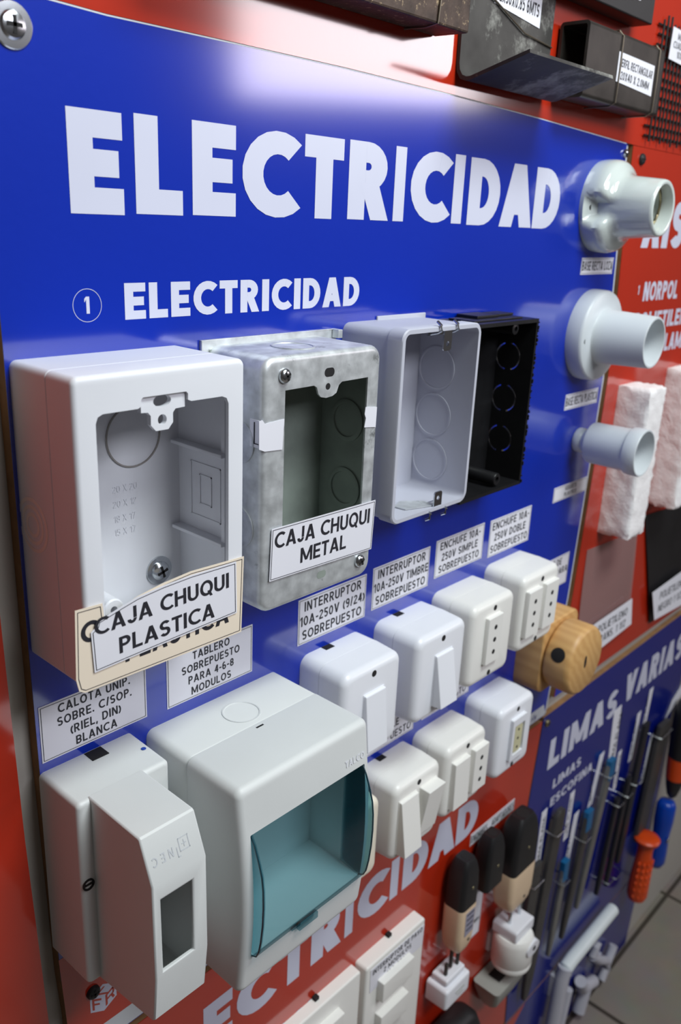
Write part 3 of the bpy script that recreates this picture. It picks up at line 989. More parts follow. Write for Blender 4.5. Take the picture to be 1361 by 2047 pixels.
# ------------------------------------------------------------------ slim grey breaker box, bottom left
t = thing('breaker_box', (173, 0, -327), 'slim light grey breaker box with a dark open window, lower left', 'breaker box')
rounded_block(MB(), 150.6, 197.5, -327, -231, 0, -29.4, 2.4, 2.2, .4).build('base', M['grey_plastic'], t, smooth=50)
X0, X1 = 157.2, 184.0
pr = [(-27.5, -231.0), (-62.6, -231.2), (-63.6, -231.8), (-71.0, -250.0), (-71.6, -296.5), (-69.4, -319.0), (-68.0, -320.4), (-27.5, -327.0)]
m = MB()
ox0, ox1, oz0, oz1 = 161.0, 176.8, -294.2, -258.0
N = len(pr)
vs = [(X0, y, z) for y, z in pr] + [(X1, y, z) for y, z in pr]
fs = [tuple(range(N)), tuple(range(2 * N - 1, N - 1, -1))]
for i in range(N - 1):
    if i != 3:
        fs.append((i, i + N, i + 1 + N, i + 1))
m.add(vs, fs)
fy = lambda z: -71.0 - .6 * (-250.0 - z) / 46.5
o_ = [(X0, fy(-250), -250.0), (X1, fy(-250), -250.0), (X1, fy(-296.5), -296.5), (X0, fy(-296.5), -296.5)]
h_ = [(ox0, fy(oz1), oz1), (ox1, fy(oz1), oz1), (ox1, fy(oz0), oz0), (ox0, fy(oz0), oz0)]
hb = [(x, -69.2, z) for x, y, z in h_]
for i in range(4):
    j = (i + 1) % 4
    m.add([o_[i], o_[j], h_[j], h_[i]], [(0, 1, 2, 3)])
    m.add([h_[i], h_[j], hb[j], hb[i]], [(0, 1, 2, 3)])
wid = [(X0 + 1.6, -69.2, -252), (X1 - 1.6, -69.2, -252), (X1 - 1.6, -69.2, -316), (X0 + 1.6, -69.2, -316)]
dp = [(x, -31.0, z) for x, y, z in wid]
for i in range(4):
    j = (i + 1) % 4
    m.add([wid[i], wid[j], hb[j], hb[i]], [(0, 1, 2, 3)])
    m.add([wid[i], wid[j], dp[j], dp[i]], [(0, 1, 2, 3)])
m.build('cover', M['grey_plastic'], t, smooth=30, bevel=.7)
MB().box(X0 + 1.6, X1 - 1.6, -34, -31, -316, -252).build('inner_back', mat('shaded_brown_inside', srgb(74, 62, 60), .7), t, smooth=0)  # same plastic in reality; the dark brown paints the shade inside
m = MB()
sl = (-71.0 + 63.6) / (-250 + 231.8)
for ch, xx in (('N', 170.0), ('E', 166.0), ('C', 162.4)):
    P, w_ = glyph(ch, .16)
    for poly in P:
        vs = []
        for px, pz in poly:
            z = -240.0 - pz * 3.6
            y = -63.6 + (z + 231.8) * .4066
            vs.append((xx - px * 3.2, y - .14, z))
        step(m, vs)
for (a, b, c, d) in ((173, 178, -238.6, -238.2), (173, 178, -243.4, -243), (173, 173.4, -243.4, -238.2), (177.6, 178, -243.4, -238.2), (174.4, 176.6, -241, -240.6), (175.3, 175.7, -242.2, -239.4), (171.6, 173, -245, -244.6), (171.6, 172, -245, -241)):
    yy = lambda z: -63.6 + (z + 231.8) * .4066 - .14
    m.add([(a, yy(c), c), (b, yy(c), c), (b, yy(d), d), (a, yy(d), d)], [(0, 1, 2, 3)])
m.build('embossed_mark', mat('embossed_grey', srgb(192, 196, 200), .5), t, smooth=0, merge=False)
MB().box(172.2, 180.6, -7.5, -.4, -233, -230.8).build('cable_notch', M['hole'], t, smooth=0)
m = MB().lathe([(2.8, 0), (2.8, -.5), (2.0, -.5), (1.9, 0)], (153.9, -29.4, -272.5), 'y', 24, closed=True).box(152.0, 155.8, -29.7, -29.3, -273.0, -272.0)
m.build('slot_screw', M['hole'], t)
MB().lathe([(1.2, 0), (1.1, .1)], (193.6, -15.0, -231.0), 'z', 16).build('blue_dot', M['blue_pl'], t)

# ------------------------------------------------------------------ breaker box with tinted lid
t = thing('breaker_box', (248, 0, -346), 'large pale grey breaker box with a teal see-through lid', 'breaker box')
cup(MB(), 205.6, 290.6, -346, -234.3, -31.0, 4.0, 3.2, 1.5).build('base', M['grey_plastic'], t, smooth=50)


def bulge(x, z):
    q = min(max((-234.3 - z) / 111.7, 0), 1)
    return -5.5 * math.sin(math.pi * min(q * .86 + .02, 1)) ** 1.3


op = [(p[0], p[1]) for p in rrect(210.6, 286.6, -324.5, -257.4, .6, None, 3, 6)]
shell(MB(), 205.2, 291.0, -346.4, -234.2, -65.6, 4.2, 3.4, op, 2.2, 58.0, 1.2, bulge=lambda x, z: bulge(x, z), sub=8, y0=-31.4).build('cover', M['grey_plastic'], t, smooth=50)
MB().box(209.5, 287.6, -14.4, -13.8, -325.6, -256.4).build('inner_back', mat('dim_inside', srgb(66, 72, 80), .6), t, smooth=0)  # plate coloured dark to paint the shade deep in the box
fz = lambda z: -65.6 + bulge(0, z)
prof = [(fz(-257.4) + .5, -257.8), (fz(-262) - 1.6, -262.0), (fz(-270) - 3.8, -269.5), (fz(-276) - 5.4, -276.0), (fz(-283) - 5.9, -283.0), (fz(-292) - 5.9, -292.0), (fz(-302) - 5.6, -302.0), (fz(-312) - 5.0, -312.0), (fz(-319) - 4.2, -319.0), (fz(-322) - 2.8, -322.6), (fz(-324) + .2, -324.2)]
lm = MB()
outer = [[(x, y, z) for y, z in prof] for x in (211.2, 286.0)]
inner = [[(x, y + 1.1, z) for y, z in prof] for x in (212.3, 284.9)]
n_ = len(prof)
lm.loft(outer, False, False, closed=False)
for k, x in ((0, 211.2), (1, 286.0)):
    side = [(x, y, z) for y, z in prof] + [(x, -57.0, -322.0), (x, -57.0, -259.0)]
    x2 = x + (1.1 if k == 0 else -1.1)
    lm.add(side + [(x2, y, z) for _, y, z in side], [tuple(range(n_ + 2)), tuple(range(n_ + 2, 2 * n_ + 4))])
lm.build('lid', M['lid'], t, smooth=30)
edge_mat = mat('dark_teal_edge', srgb(20, 58, 70), .2)
for x in (211.0, 285.6):
    em = MB()
    for i in range(n_ - 1):
        (y0_, z0_), (y1_, z1_) = prof[i], prof[i + 1]
        em.add([(x, y0_ - .15, z0_), (x + .6, y0_ - .15, z0_), (x + .6, y1_ - .15, z1_), (x, y1_ - .15, z1_), (x, y0_ + .5, z0_), (x + .6, y0_ + .5, z0_), (x + .6, y1_ + .5, z1_), (x, y1_ + .5, z1_)],
               [(0, 1, 2, 3), (4, 5, 6, 7), (0, 3, 7, 4), (1, 2, 6, 5)])
    em.build('lid_edge', edge_mat, t, smooth=0)
m = MB().box(240, 253, fz(-326) - 2.6, fz(-326) - .2, -328.4, -324.6).box(236, 242, fz(-326) - 1.4, fz(-326) - .2, -326.6, -324.6)
m.build('latch', M['lid'], t, smooth=0, bevel=.4)
m = MB().lathe([(9.6, 0), (9.6, .35), (8.9, .35), (8.7, 0)], (248.9, -18.5, -234.3), 'z', 48, closed=True)
m.build('knockout_ring', M['grey_plastic'], t)
MB().box(244.8, 249.4, -34.6, -33.6, -235, -234.1).build('vent_slot', M['hole'], t, smooth=0)
m = MB()
out, tot = layout('TALCO', .2, .1)
for P, gx, w_ in out:
    for poly in P:
        vs = [(272.6 + (gx + px) * 14.0 / tot, fz(-253.6 + pz * 3.6) - .25, -253.6 + pz * 3.6) for px, pz in poly]
        step(m, vs)
m.build('embossed_mark', M['white'], t, smooth=0, merge=False)


# ------------------------------------------------------------------ surface switches and sockets
SWG = 'surface switches and sockets in two rows'


def accessory(name, x0, z1, wdt, hgt, depth, label, parts, m='switch', notch=True, r=6.5):
    x1, z0 = x0 + wdt, z1 - hgt
    t = thing(name, ((x0 + x1) / 2, 0, z0), label, 'switch' if 'switch' in name else 'socket', SWG)
    rounded_block(MB(), x0, x1, z0, z1, 0, -depth * .44, r, .15, 0).build('base', M[m], t, smooth=50)
    rounded_block(MB(), x0 - .1, x1 + .1, z0 - .1, z1 + .1, -depth * .44 - .25, -depth, r, 4.6, .7).build('cover', M[m], t, smooth=50)
    xc = (x0 + x1) / 2
    for zz in (z1 - 6.6, z0 + 5.6):
        MB().lathe([(2.0, 0), (1.9, -.12)], (xc, -depth, zz), 'y', 20).build('screw_hole', M['hole'], t)
    if notch:
        MB().box(xc - 9, xc - 2, -4.5, -.3, z1 - 2, z1 + .25).build('cable_notch', M['hole'], t, smooth=0)
    for kind, cx, top, bot, ot, ob, hw in parts:
        if kind == 'rocker':
            a, b = x0 + cx - hw, x0 + cx + hw
            pf = [(-depth + .5, z1 - top), (-depth - ot, z1 - top - .4), (-depth - ob, z1 - bot + .6), (-depth + .5, z1 - bot)]
            mm = MB().loft([[(a, y, z) for y, z in pf], [(b, y, z) for y, z in pf]])
            rk = mm.build('rocker', M[m], t, smooth=0, bevel=.5)
            MB().loft([rrect(a - .5, b + .5, z1 - bot - .4, z1 - top + .4, .4, -depth + .3), rrect(a - .5, b + .5, z1 - bot - .4, z1 - top + .4, .4, -depth - .35)]).build('rocker_frame', M[m], t, smooth=0)
        elif kind == 'socket':
            a, b = x0 + cx - hw, x0 + cx + hw
            sk = MB().loft([rrect(a, b, z1 - bot, z1 - top, .8, -depth + .4), rrect(a, b, z1 - bot, z1 - top, .8, -depth - ot + .5), rrect(a + .4, b - .4, z1 - bot + .4, z1 - top - .4, .8, -depth - ot)]).build('socket_insert', M[m], t, smooth=40)
            for q in (-1, 0, 1):
                MB().lathe([(1.75, 0), (1.7, -.12)], (x0 + cx, -depth - ot, z1 - (top + bot) / 2 + q * 9.0), 'y', 20).build('pin_hole', M['hole'], sk)
        elif kind == 'recessed':
            a, b = x0 + cx - hw, x0 + cx + hw
            fr = MB()
            fr.prism([rrect(a, b, z1 - bot, z1 - top, .8), rrect(a + 3.0, b - 2.4, z1 - bot + 4.0, z1 - top - 6.0, .8)], -depth - ot, -depth + .4)
            sk = fr.build('socket_insert', M[m], t, smooth=0, bevel=.3)
            MB().loft([rrect(a + 4.4, b - 4.0, z1 - bot + 5.0, z1 - top - 7.0, 2.4, -depth + .2), rrect(a + 4.6, b - 4.2, z1 - bot + 5.2, z1 - top - 7.2, 2.4, -depth - ot + .7)]).build('beige_insert', M['beige_pin'], sk, smooth=40)
            for q in (-1, 0, 1):
                MB().lathe([(1.2, 0), (1.1, -.12)], (x0 + cx + .2, -depth - ot + .7, z1 - (top + bot) / 2 - 1.0 + q * 7.6), 'y', 16).build('pin_hole', M['hole'], sk)
    return t


accessory('surface_switch', 308.6, -233.0, 51, 59.5, 33, 'white surface switch nearest the teal-lidded breaker box, first of the upper row', [('rocker', 26.0, 17.5, 53.0, 2.0, 5.6, 8.6)])
accessory('surface_switch', 372.4, -233.0, 51.5, 59.5, 34, 'white bell switch with one tilted rocker, second in the upper row', [('rocker', 27.0, 16.0, 51.0, 1.6, 7.6, 8.6)])
accessory('surface_socket', 431.0, -231.6, 51.5, 60.0, 33, 'white surface socket with three pin holes, third in the upper row', [('socket', 24.0, 11.0, 45.0, 3.0, 3.0, 8.6)], 'switch_warm', False)
accessory('surface_socket', 493.0, -229.0, 51.5, 59.0, 32, 'white double surface socket with two rows of pin holes, beside the wooden holder', [('socket', 13.2, 10.5, 46.0, 3.4, 3.4, 9.0), ('socket', 36.2, 10.5, 46.0, 3.4, 3.4, 9.0)], 'switch_warm', False)
accessory('surface_switch', 303.4, -331.0, 50, 57.5, 30, 'ivory surface box mostly hidden behind the teal-lidded breaker box', [('rocker', 25, 15, 46, 3.0, 3.0, 8.0)], 'ivory', True)
accessory('surface_switch', 365.6, -334.5, 49.5, 58.0, 30.5, 'white surface switch with two rockers tilted opposite ways', [('rocker', 13.6, 11.6, 51.5, 2.2, 8.0, 8.8), ('rocker', 35.0, 11.6, 48.5, 8.0, 2.4, 8.8)], 'switch_warm')
accessory('surface_socket', 422.0, -334.2, 49.5, 57.5, 29.5, 'white surface box with one rocker and one socket side by side', [('rocker', 15.4, 12.0, 49.5, 3.6, 4.6, 8.8), ('socket', 38.0, 11.5, 47.0, 4.0, 4.0, 8.6)], 'switch_warm', False)
accessory('surface_socket', 485.2, -331.5, 49.5, 60.0, 30.5, 'white surface socket with a beige three-pin insert, last of the lower row', [('recessed', 25.6, 12.6, 47.6, 2.6, 2.6, 9.6)], 'switch', False)


# ------------------------------------------------------------------ lamp holders
def turned(prof, c, seg=64, scoops=()):
    """lathe about the wall normal, with scoops pressed into the base at given angles"""
    loops = []
    for r, h in prof:
        l = []
        for i in range(seg):
            a = 2 * math.pi * i / seg
            rr = r
            for (a0, half, hmin, rin) in scoops:
                d = abs((a - a0 + math.pi) % (2 * math.pi) - math.pi)
                if d < half and h < hmin and r > rin:
                    q = 0.5 + 0.5 * math.cos(math.pi * d / half)
                    rr = r + (rin - r) * min(1, q * 1.7)
            l.append((c[0] + rr * math.cos(a), c[1] + h, c[2] + rr * math.sin(a)))
        loops.append(l)
    return MB().loft(loops)


LG = 'lamp holders down the right side of the blue board'
PI = math.pi
t = thing('lamp_holder', (594.5, 0, -16), 'glossy porcelain lamp holder, topmost of the three at the board\'s right edge', 'lamp holder', LG)
turned([(30.2, 0), (30.6, -3), (30.6, -8), (30.4, -10.5), (29.6, -13.5), (28.0, -15.5), (25.0, -16.8), (22.6, -18.2), (21.0, -20.6), (20.2, -24), (18.4, -43.5), (17.8, -45.4), (16.6, -46.0), (15.2, -45.4), (14.6, -43), (13.8, -14)],
       (594.5, 0, 14.5), scoops=[(PI * 1.03, .42, -5, 19.5)]).build('body', M['porcelain'], t, smooth=50)
m = MB()
for i in range(60):
    pass
hel = [(594.5 + 13.6 * math.cos(a), -18 - a * 1.0, 14.5 + 13.6 * math.sin(a)) for a in [k * .35 for k in range(60)]]
m.tube(hel, .9, 6)
m.build('thread', M['brass'], t)
MB().lathe([(2.4, 0), (2.2, -.6)], (571.2, -5.2, 13.3), 'y', 16).build('screw_hole', M['hole'], t)
MB().lathe([(5, 0), (4.6, -1.5), (1, -1.8)], (594.5, -14, 14.5), 'y', 20).build('contact', M['brass'], t)

t = thing('lamp_holder', (600.5, 0, -106), 'plain grey-white plastic lamp holder on a round base, middle of the three', 'lamp holder', LG)
turned([(32.4, 0), (32.6, -2), (32.4, -10), (31.6, -11.8), (30.6, -12.4), (23, -12.8), (20.4, -13.4), (19.4, -15), (18.0, -50.4), (17.5, -51.4), (16.4, -51.4), (16.0, -50.6), (15.6, -14)],
       (600.5, 0, -74)).build('body', M['holder'], t, smooth=45)
MB().lathe([(2.3, 0), (2.0, -.3)], (574.5, -12.3, -76.0), 'y', 20).build('screw_hole', M['hole'], t)
MB().lathe([(5, 0), (4.6, -1.5), (1, -1.8)], (600.5, -14, -74), 'y', 20).build('contact', M['brass'], t)

t = thing('lamp_holder', (607.5, 0, -171), 'small tubular lamp holder with a wide lip, lowest of the three', 'lamp holder', LG)
turned([(8.6, 0), (9.4, -1), (9.4, -5), (8.4, -6.2), (9.0, -8), (13.2, -11), (15.2, -12.2), (15.6, -14), (16.0, -42), (16.2, -43.4), (17.5, -44.0), (17.8, -46), (17.8, -53.4), (17.3, -54.2), (16.3, -54.2), (16.0, -53.4), (15.0, -16)],
       (607.5, 0, -154.5)).build('body', M['holder'], t, smooth=40)

# ------------------------------------------------------------------ wooden holder
t = thing('wooden_block', (577, 0, -348), 'round varnished wooden holder with drilled holes, beside the double socket', 'wooden holder')
rounded_block(MB(), 552, 606, -348, -288, 0, -22.5, 9, 1.6, 0).build('base', M['wood'], t, smooth=45)
MB().lathe([(24, 0), (27.4, -1.5), (28.4, -3.5), (28.5, -19), (28.0, -21.2), (26.8, -22.8), (25.4, -23.6), (.1, -24)], (579.5, -22.5, -318.5), 'y', 56).build('front_disc', M['wood'], t, smooth=40)


def hole_on_side(ang, y, r, name):
    cx, cz = 579.5 + 28.3 * math.cos(ang), -318.5 + 28.3 * math.sin(ang)
    d = Vector((math.cos(ang), 0, math.sin(ang)))
    u, v = Vector((0, 1, 0)), Vector((-math.sin(ang), 0, math.cos(ang)))
    loops = []
    for rr, k in ((r, .45), (r * .75, .48), (r * .5, .50), (r * .25, .52), (.05, .52)):
        l = []
        for i in range(24):
            a = 2 * PI * i / 24
            q = rr * math.sin(a)
            sag = 28.3 - math.sqrt(28.3 ** 2 - q * q)
            p = Vector((cx, y, cz)) + u * rr * math.cos(a) + v * q + d * (k - sag)
            l.append(tuple(p))
        loops.append(l)
    return MB().loft(loops, True, True).build(name, M['hole'], t)


hole_on_side(math.radians(158), -35.0, 5.8, 'cable_hole')
m = MB(); flat_poly(m, [(577.0 + p[0] - 578, -46.5) if False else (p[0], p[1]) for p in circ(577.5, -318.0, 1.9, 5.4, 20)], -46.5, .08)
m.build('screw_slot', M['hole'], t, smooth=0)
MB().lathe([(6.6, 0), (6.3, -.15)], (566, -12, -288.0), 'z', 24).build('cable_hole', M['hole'], t)

# ------------------------------------------------------------------ foam bars and plastic sheets


def foam_bar(x0, x1, z0, z1, y1, label, seed):
    rnd = random.Random(seed)
    nx, ny, nz = 8, 7, 34
    bm = bmesh.new()
    bmesh.ops.create_cube(bm, size=1.0)
    bmesh.ops.subdivide_edges(bm, edges=[e for e in bm.edges if abs(e.verts[0].co.z - e.verts[1].co.z) > .5], cuts=nz, use_grid_fill=True)
    bmesh.ops.subdivide_edges(bm, edges=[e for e in bm.edges if abs(e.verts[0].co.x - e.verts[1].co.x) > .5], cuts=nx, use_grid_fill=True)
    bmesh.ops.subdivide_edges(bm, edges=[e for e in bm.edges if abs(e.verts[0].co.y - e.verts[1].co.y) > .5], cuts=ny, use_grid_fill=True)
    m = MB()
    vs = []
    for v in bm.verts:
        u = v.co
        e = sum(1 for c in u if abs(c) > .49)
        j = 0.7 if u.y < .49 else 0
        k = 1 - (.045 if e >= 2 else 0)
        x = (x0 + x1) / 2 + u.x * k * (x1 - x0)
        y = y1 / 2 + u.y * (-y1) * (1 if u.y > .49 else k)
        z = (z0 + z1) / 2 + u.z * (1 - (.012 if e >= 2 else 0)) * (z1 - z0)
        vs.append((x + rnd.uniform(-j, j), y + rnd.uniform(-j, j) if u.y < .49 else -.05, z + rnd.uniform(-j, j) * 1.3))
    bm.verts.index_update()
    m.add(vs, [tuple(v.index for v in f.verts) for f in bm.faces])
    bm.free()
    o = m.build('foam_bar', M['foam'], None, smooth=60, merge=False)
    return tag(o, label, 'foam bar', 'polystyrene bars on the AISLANTES board')


foam_bar(667, 698, -246, -118.5, -28, 'white polystyrene bar partly behind the small lowest lamp holder', 3)
foam_bar(761, 797, -240, -113, -28, 'wider white polystyrene bar cut by the right edge of the photo', 5)


def sheet(name, corners, m, label, cat, wav=2.0, n=14, thick=.5, seed=1):
    """hanging sheet: four corners (x, z) TL TR BR BL, softly buckled off the board"""
    rnd = random.Random(seed)
    ph = rnd.uniform(0, 6)
    front, idx = [], {}
    for i in range(n + 1):
        for j in range(n + 1):
            u, v = i / n, j / n
            x = (corners[0][0] * (1 - u) + corners[1][0] * u) * (1 - v) + (corners[3][0] * (1 - u) + corners[2][0] * u) * v
            z = (corners[0][1] * (1 - u) + corners[1][1] * u) * (1 - v) + (corners[3][1] * (1 - u) + corners[2][1] * u) * v
            y = -1.0 - wav * (.5 + .5 * math.sin(3.2 * u + 2.0 * v + ph)) * v - 1.2 * u * v
            front.append((x, y, z))
    back = [(x, y + thick, z) for x, y, z in front]
    k = (n + 1) ** 2
    q = lambda i, j: i * (n + 1) + j
    fs = []
    for i in range(n):
        for j in range(n):
            f = (q(i, j), q(i + 1, j), q(i + 1, j + 1), q(i, j + 1))
            fs += [f, tuple(a + k for a in f[::-1])]
    for i in range(n):
        for a, b in ((q(i, 0), q(i + 1, 0)), (q(i, n), q(i + 1, n)), (q(0, i), q(0, i + 1)), (q(n, i), q(n, i + 1))):
            fs.append((a, b, b + k, a + k))
    o = MB().add(front + back, fs).build(name, m, None, smooth=50)
    ROOT[o.name] = Vector((0, 0, 0))
    return tag(o, label, cat, 'plastic sheets on the AISLANTES board')


sh = sheet('plastic_sheet', [(652, -258), (752, -264), (764, -366), (652, -368)], M['sheet'], 'milky clear plastic sheet under the narrower foam bar', 'plastic sheet', 3.0, seed=2)
p = label_mesh(sh, [(668, -333.5), (752, -331.5), (760, -361), (680, -366)], -6.6, ['POLIETILENO', 'TRANS. 1 1/2'], 'label', 'paper', (678, 752, -360, -336), 8.0, .15, None, rot=0)
p['label'] = 'white paper label'
sh = sheet('plastic_sheet', [(764, -252), (880, -262), (915, -388), (820, -382)], M['black_sheet'], 'black plastic sheet right of the milky clear one', 'plastic sheet', 3.0, seed=4)
p = label_mesh(sh, [(800, -340), (884, -337), (908, -383), (818, -376)], -7.0, ['POLIETILENO', 'NEGRO 1 1/2'], 'label', 'paper', (815, 892, -373, -344), 8.5, .15, None, rot=-2)
p['label'] = 'white paper label'

# ------------------------------------------------------------------ steel profiles on the upper board
t = thing('steel_profile', (310, 0, 88), 'rusty brown rectangular steel tube at the top edge of the photo', 'steel profile', 'steel profiles on the upper red board')
m = MB()
o_ = [(-.4, 88), (-21, 87.6), (-21, 150), (-.4, 150)]
i_ = [(-2, 90), (-19.4, 89.6), (-19.4, 148), (-2, 148)]
m.prism([o_, i_], 215, 391.5, lambda u, v, y: (y, u, v))
m.build('tube', M['rust'], t, smooth=0, bevel=1.0)
m = MB()
m.tube([(366, -1, 87.4), (366, -14, 86.9), (365.5, -21.4, 87.8), (366.5, -21.9, 100), (368, -22, 150)], .55, 8)
m.build('tie_wire', M['wire'], t)
p = label_mesh(t, [(262, 100.5), (350.5, 98.6), (350.5, 140), (262, 140)], -21.4, ['PERFIL COSTANERA', '80X40X2'], 'label', 'paper', (266, 348, 104, 136), 8, .15, .6)

t = thing('steel_profile', (455, 0, 70), 'grey open steel channel with a projecting lower flange, between the two dark tubes', 'steel profile', 'steel profiles on the upper red board')
cs = [(-.4, 170), (-.4, 79), (-1.0, 75.0), (-3.4, 71.4), (-7, 70.2), (-10, 70.4), (-44.5, 80.5), (-44.1, 82.2), (-10, 72.4), (-7.4, 72.2), (-4.8, 73.2), (-3.0, 75.8), (-2.4, 79), (-2.4, 170)]
MB().prism([cs], 411.5, 501.5, lambda u, v, y: (y, u, v)).build('channel', M['steel'], t, smooth=30)
p = label_mesh(t, [(438, 99.5 + 12), (486, 107.0), (486, 152), (438, 152)], -2.8, ['PERFIL', 'NATURAL U', '92X30X0.85 6MTS'], 'label', 'paper', (440, 484, 111, 141), 6.6, .16, None, rot=-1.5)
p['label'] = 'white paper label'
MB().tube([(411.5, -3.2, 120), (440, -3.4, 112), (470, -3.4, 102), (501.5, -3.0, 99.5)], .45, 6).build('tie_wire', M['wire'], t)

t = thing('steel_profile', (563, 0, 74), 'dark rectangular steel tube with an open black end, right of the grey channel', 'steel profile', 'steel profiles on the upper red board')
o_ = rrect(-21.0, -1.5, 73.5, 114.5, 2.6); i_ = rrect(-19.2, -3.3, 75.3, 112.7, 1.4)
MB().prism([o_, i_], 511.5, 616, lambda u, v, y: (y, u, v)).build('tube', M['dark_steel'], t, smooth=40)
p = label_mesh(t, [(551, 103.6), (603, 102.6), (603.5, 84.5), (551, 87.0)], -21.4, ['PERFIL RECTANGULAR', '20X40 X 2.0MM'], 'label', 'paper', (553, 601, 87.0, 101), 4.6, .15, None, rot=-1.5)
p['label'] = 'white paper label'
for xx in (553, 607):
    MB().tube([(xx, -.6, 116), (xx, -8, 115.6), (xx, -19, 115.4), (xx + .3, -21.8, 112), (xx + .5, -22.0, 94), (xx, -21.8, 75), (xx - .4, -18, 73), (xx - .6, -1, 72.6)], .5, 8).build('tie_wire', M['wire'], t)

t = thing('steel_profile', (545, 0, 127), 'black painted steel bar with a label at the top edge, above the dark tube', 'steel profile', 'steel profiles on the upper red board')
MB().box(470, 604, -15, -.4, 127.2, 175).build('bar', M['black_paint'], t, smooth=0, bevel=.8)
label_mesh(t, [(500, 137.6), (582, 137.2), (582, 165), (500, 165)], -15.4, [], 'label', 'paper', None, None, .15, .5)

t = thing('wire_mesh', (690, 0, 62), 'black welded wire mesh at the right edge of the red upper board', 'wire mesh')
m = MB()
x = 649.0
for k in range(15):
    dx = random.uniform(-.8, .8)
    m.tube([(x, -2.6, 140 + random.uniform(-2, 3)), (x + 1.0 + dx * .3, -2.8, 100), (x + 2.5 + dx, -2.6, 60 + random.uniform(0, 5))], .75, 6)
    x += 6.2
m.build('upright_wires', M['black_paint'], t)
m = MB()
for k in range(12):
    zz = 136 - k * 6.4 + random.uniform(-.6, .6)
    m.tube([(644 + random.uniform(-1, 2), -1.4, zz), (745, -1.4, zz + random.uniform(-.6, .6))], .75, 6)
m.build('cross_wires', M['black_paint'], t)
p = label_mesh(t, [(661.5, 137.0), (700, 136.0), (700, 115.0), (660.5, 116.6)], -4.2, ['MALLA', 'CUADRADA', '10X10'], 'label', 'paper', (662.5, 698, 118, 135), 4.4, .15, None)
p['label'] = 'white paper label'


# ------------------------------------------------------------------ wall plates on the lower board
def wall_plate(x0, x1, z0, z1, d, label, rockers, lab=None):
    t = thing('wall_plate', ((x0 + x1) / 2, 0, z0), label, 'wall plate', 'wall plates on the lower red board')
    rounded_block(MB(), x0, x1, z0, z1, 0, -d, 2.5, 1.6, .3).build('plate', M['switch_warm'], t, smooth=45)
    for a, b, c, dd in rockers:
        rounded_block(MB(), a, b, c, dd, -d, -d - 6, .8, .8, .3).build('rocker', M['switch_warm'], t, smooth=45)
    if lab:
        label_mesh(t, lab, -d - .35, ['INTERRUPTOR DE PASO', '2 MODULOS', '10A-250V'], 'label', 'paper', (lab[3][0] + 2, lab[2][0] - 2, lab[3][1] + 1, lab[0][1] - 1), 4.6, .17, None)
    MB().box((x0 + x1) / 2 - 1.8, (x0 + x1) / 2 + 1.8, -3.6, -.4, z1 - 1.6, z1 + 2.6).build('cable_notch', M['hole'], t, smooth=0)
    return t


wall_plate(292, 371.5, -622, -499.5, 8.5, 'white wall plate cut by the bottom edge of the photo, left one of the pair', [(312, 349, -534, -515)])
wall_plate(374.5, 443.5, -622, -500.0, 10.5, 'white wall plate with a printed label and two rockers, right one of the pair', [(388, 424.5, -538, -519.5), (388, 421, -570, -551)], [(379, -504.0), (442.0, -506), (441.5, -525.5), (379.5, -525.5)])


# ------------------------------------------------------------------ plugs and adapters
def vloft(secs, seg=5):
    """sections (z, x0, x1, y0, y1, r) stacked along the vertical"""
    loops = []
    for z, x0, x1, y0, y1, r in secs:
        loops.append([(p[0], p[1], z) for p in rrect(x0, x1, y0, y1, r, None, seg)])
    return MB().loft(loops)


def plug(x0, x1, ztop, zj, zbot, label, beige=True, yb=-3, yf=-23, sticker=False):
    xc, yc = (x0 + x1) / 2, (yb + yf) / 2
    w_, d_ = x1 - x0, yb - yf
    t = thing('electric_plug', (xc, 0, zbot), label, 'plug', 'plugs and adapters on the lower red board')
    nz = lambda q: zj + (ztop - zj) * q
    def sec(z, k, kk=None):
        kk = kk or k
        return (z, xc - w_ / 2 * k, xc + w_ / 2 * k, yc - d_ / 2 * kk, yc + d_ / 2 * kk, min(w_ * k, d_ * kk) * .24)
    b = vloft([sec(zj, 1), sec(nz(.45), 1), sec(nz(.7), .92, .96), sec(nz(.88), .74, .84), sec(nz(.97), .58, .70), sec(ztop, .52, .62)]).build('rubber_body', M['black_rub'], t, smooth=50)
    MB().lathe([(w_ * .16, 0), (w_ * .15, .3)], (xc, yc, ztop - .1), 'z', 18).build('cable_hole', M['hole'], b)
    MB().lathe([(1.5, 0), (1.3, -.5), (.5, -.7)], (xc + 1, yf + .2, nz(.42)), 'y', 14).build('screw', M['brass'], b)
    if beige:
        mz = lambda q: zbot + (zj - zbot) * q
        b2 = vloft([sec(mz(0), .46, .6), sec(mz(.06), .66, .8), sec(mz(.18), .86, .95), sec(mz(.4), 1, 1), sec(mz(.97), 1.02, 1.02), sec(zj, 1.0, 1.0)]).build('pale_body', M['beige'], t, smooth=50)
        MB().lathe([(1.5, 0), (1.3, -.4)], (xc + w_ * .12, yf + .3, mz(.28)), 'y', 14).build('screw', M['dark_steel'], b2)
        if sticker:
            q = [(xc - 5.4, mz(.92)), (xc + 7.4, mz(.92)), (xc + 7.0, mz(.44)), (xc - 4.6, mz(.42))]
            st = MB().prism([q], yf - .35, yf - .05).build('sticker', mat('grey_sticker', srgb(150, 148, 166), .5), b2 if False else t, smooth=0)
            k = MB()
            for i in range(4):
                k.box(xc - 3.6 + i * .2, xc + 5.6, yf - .5, yf - .3, mz(.86 - i * .11), mz(.86 - i * .11) + 1.1)
            k.build('sticker_print', M['ink'], t, smooth=0)
    return t


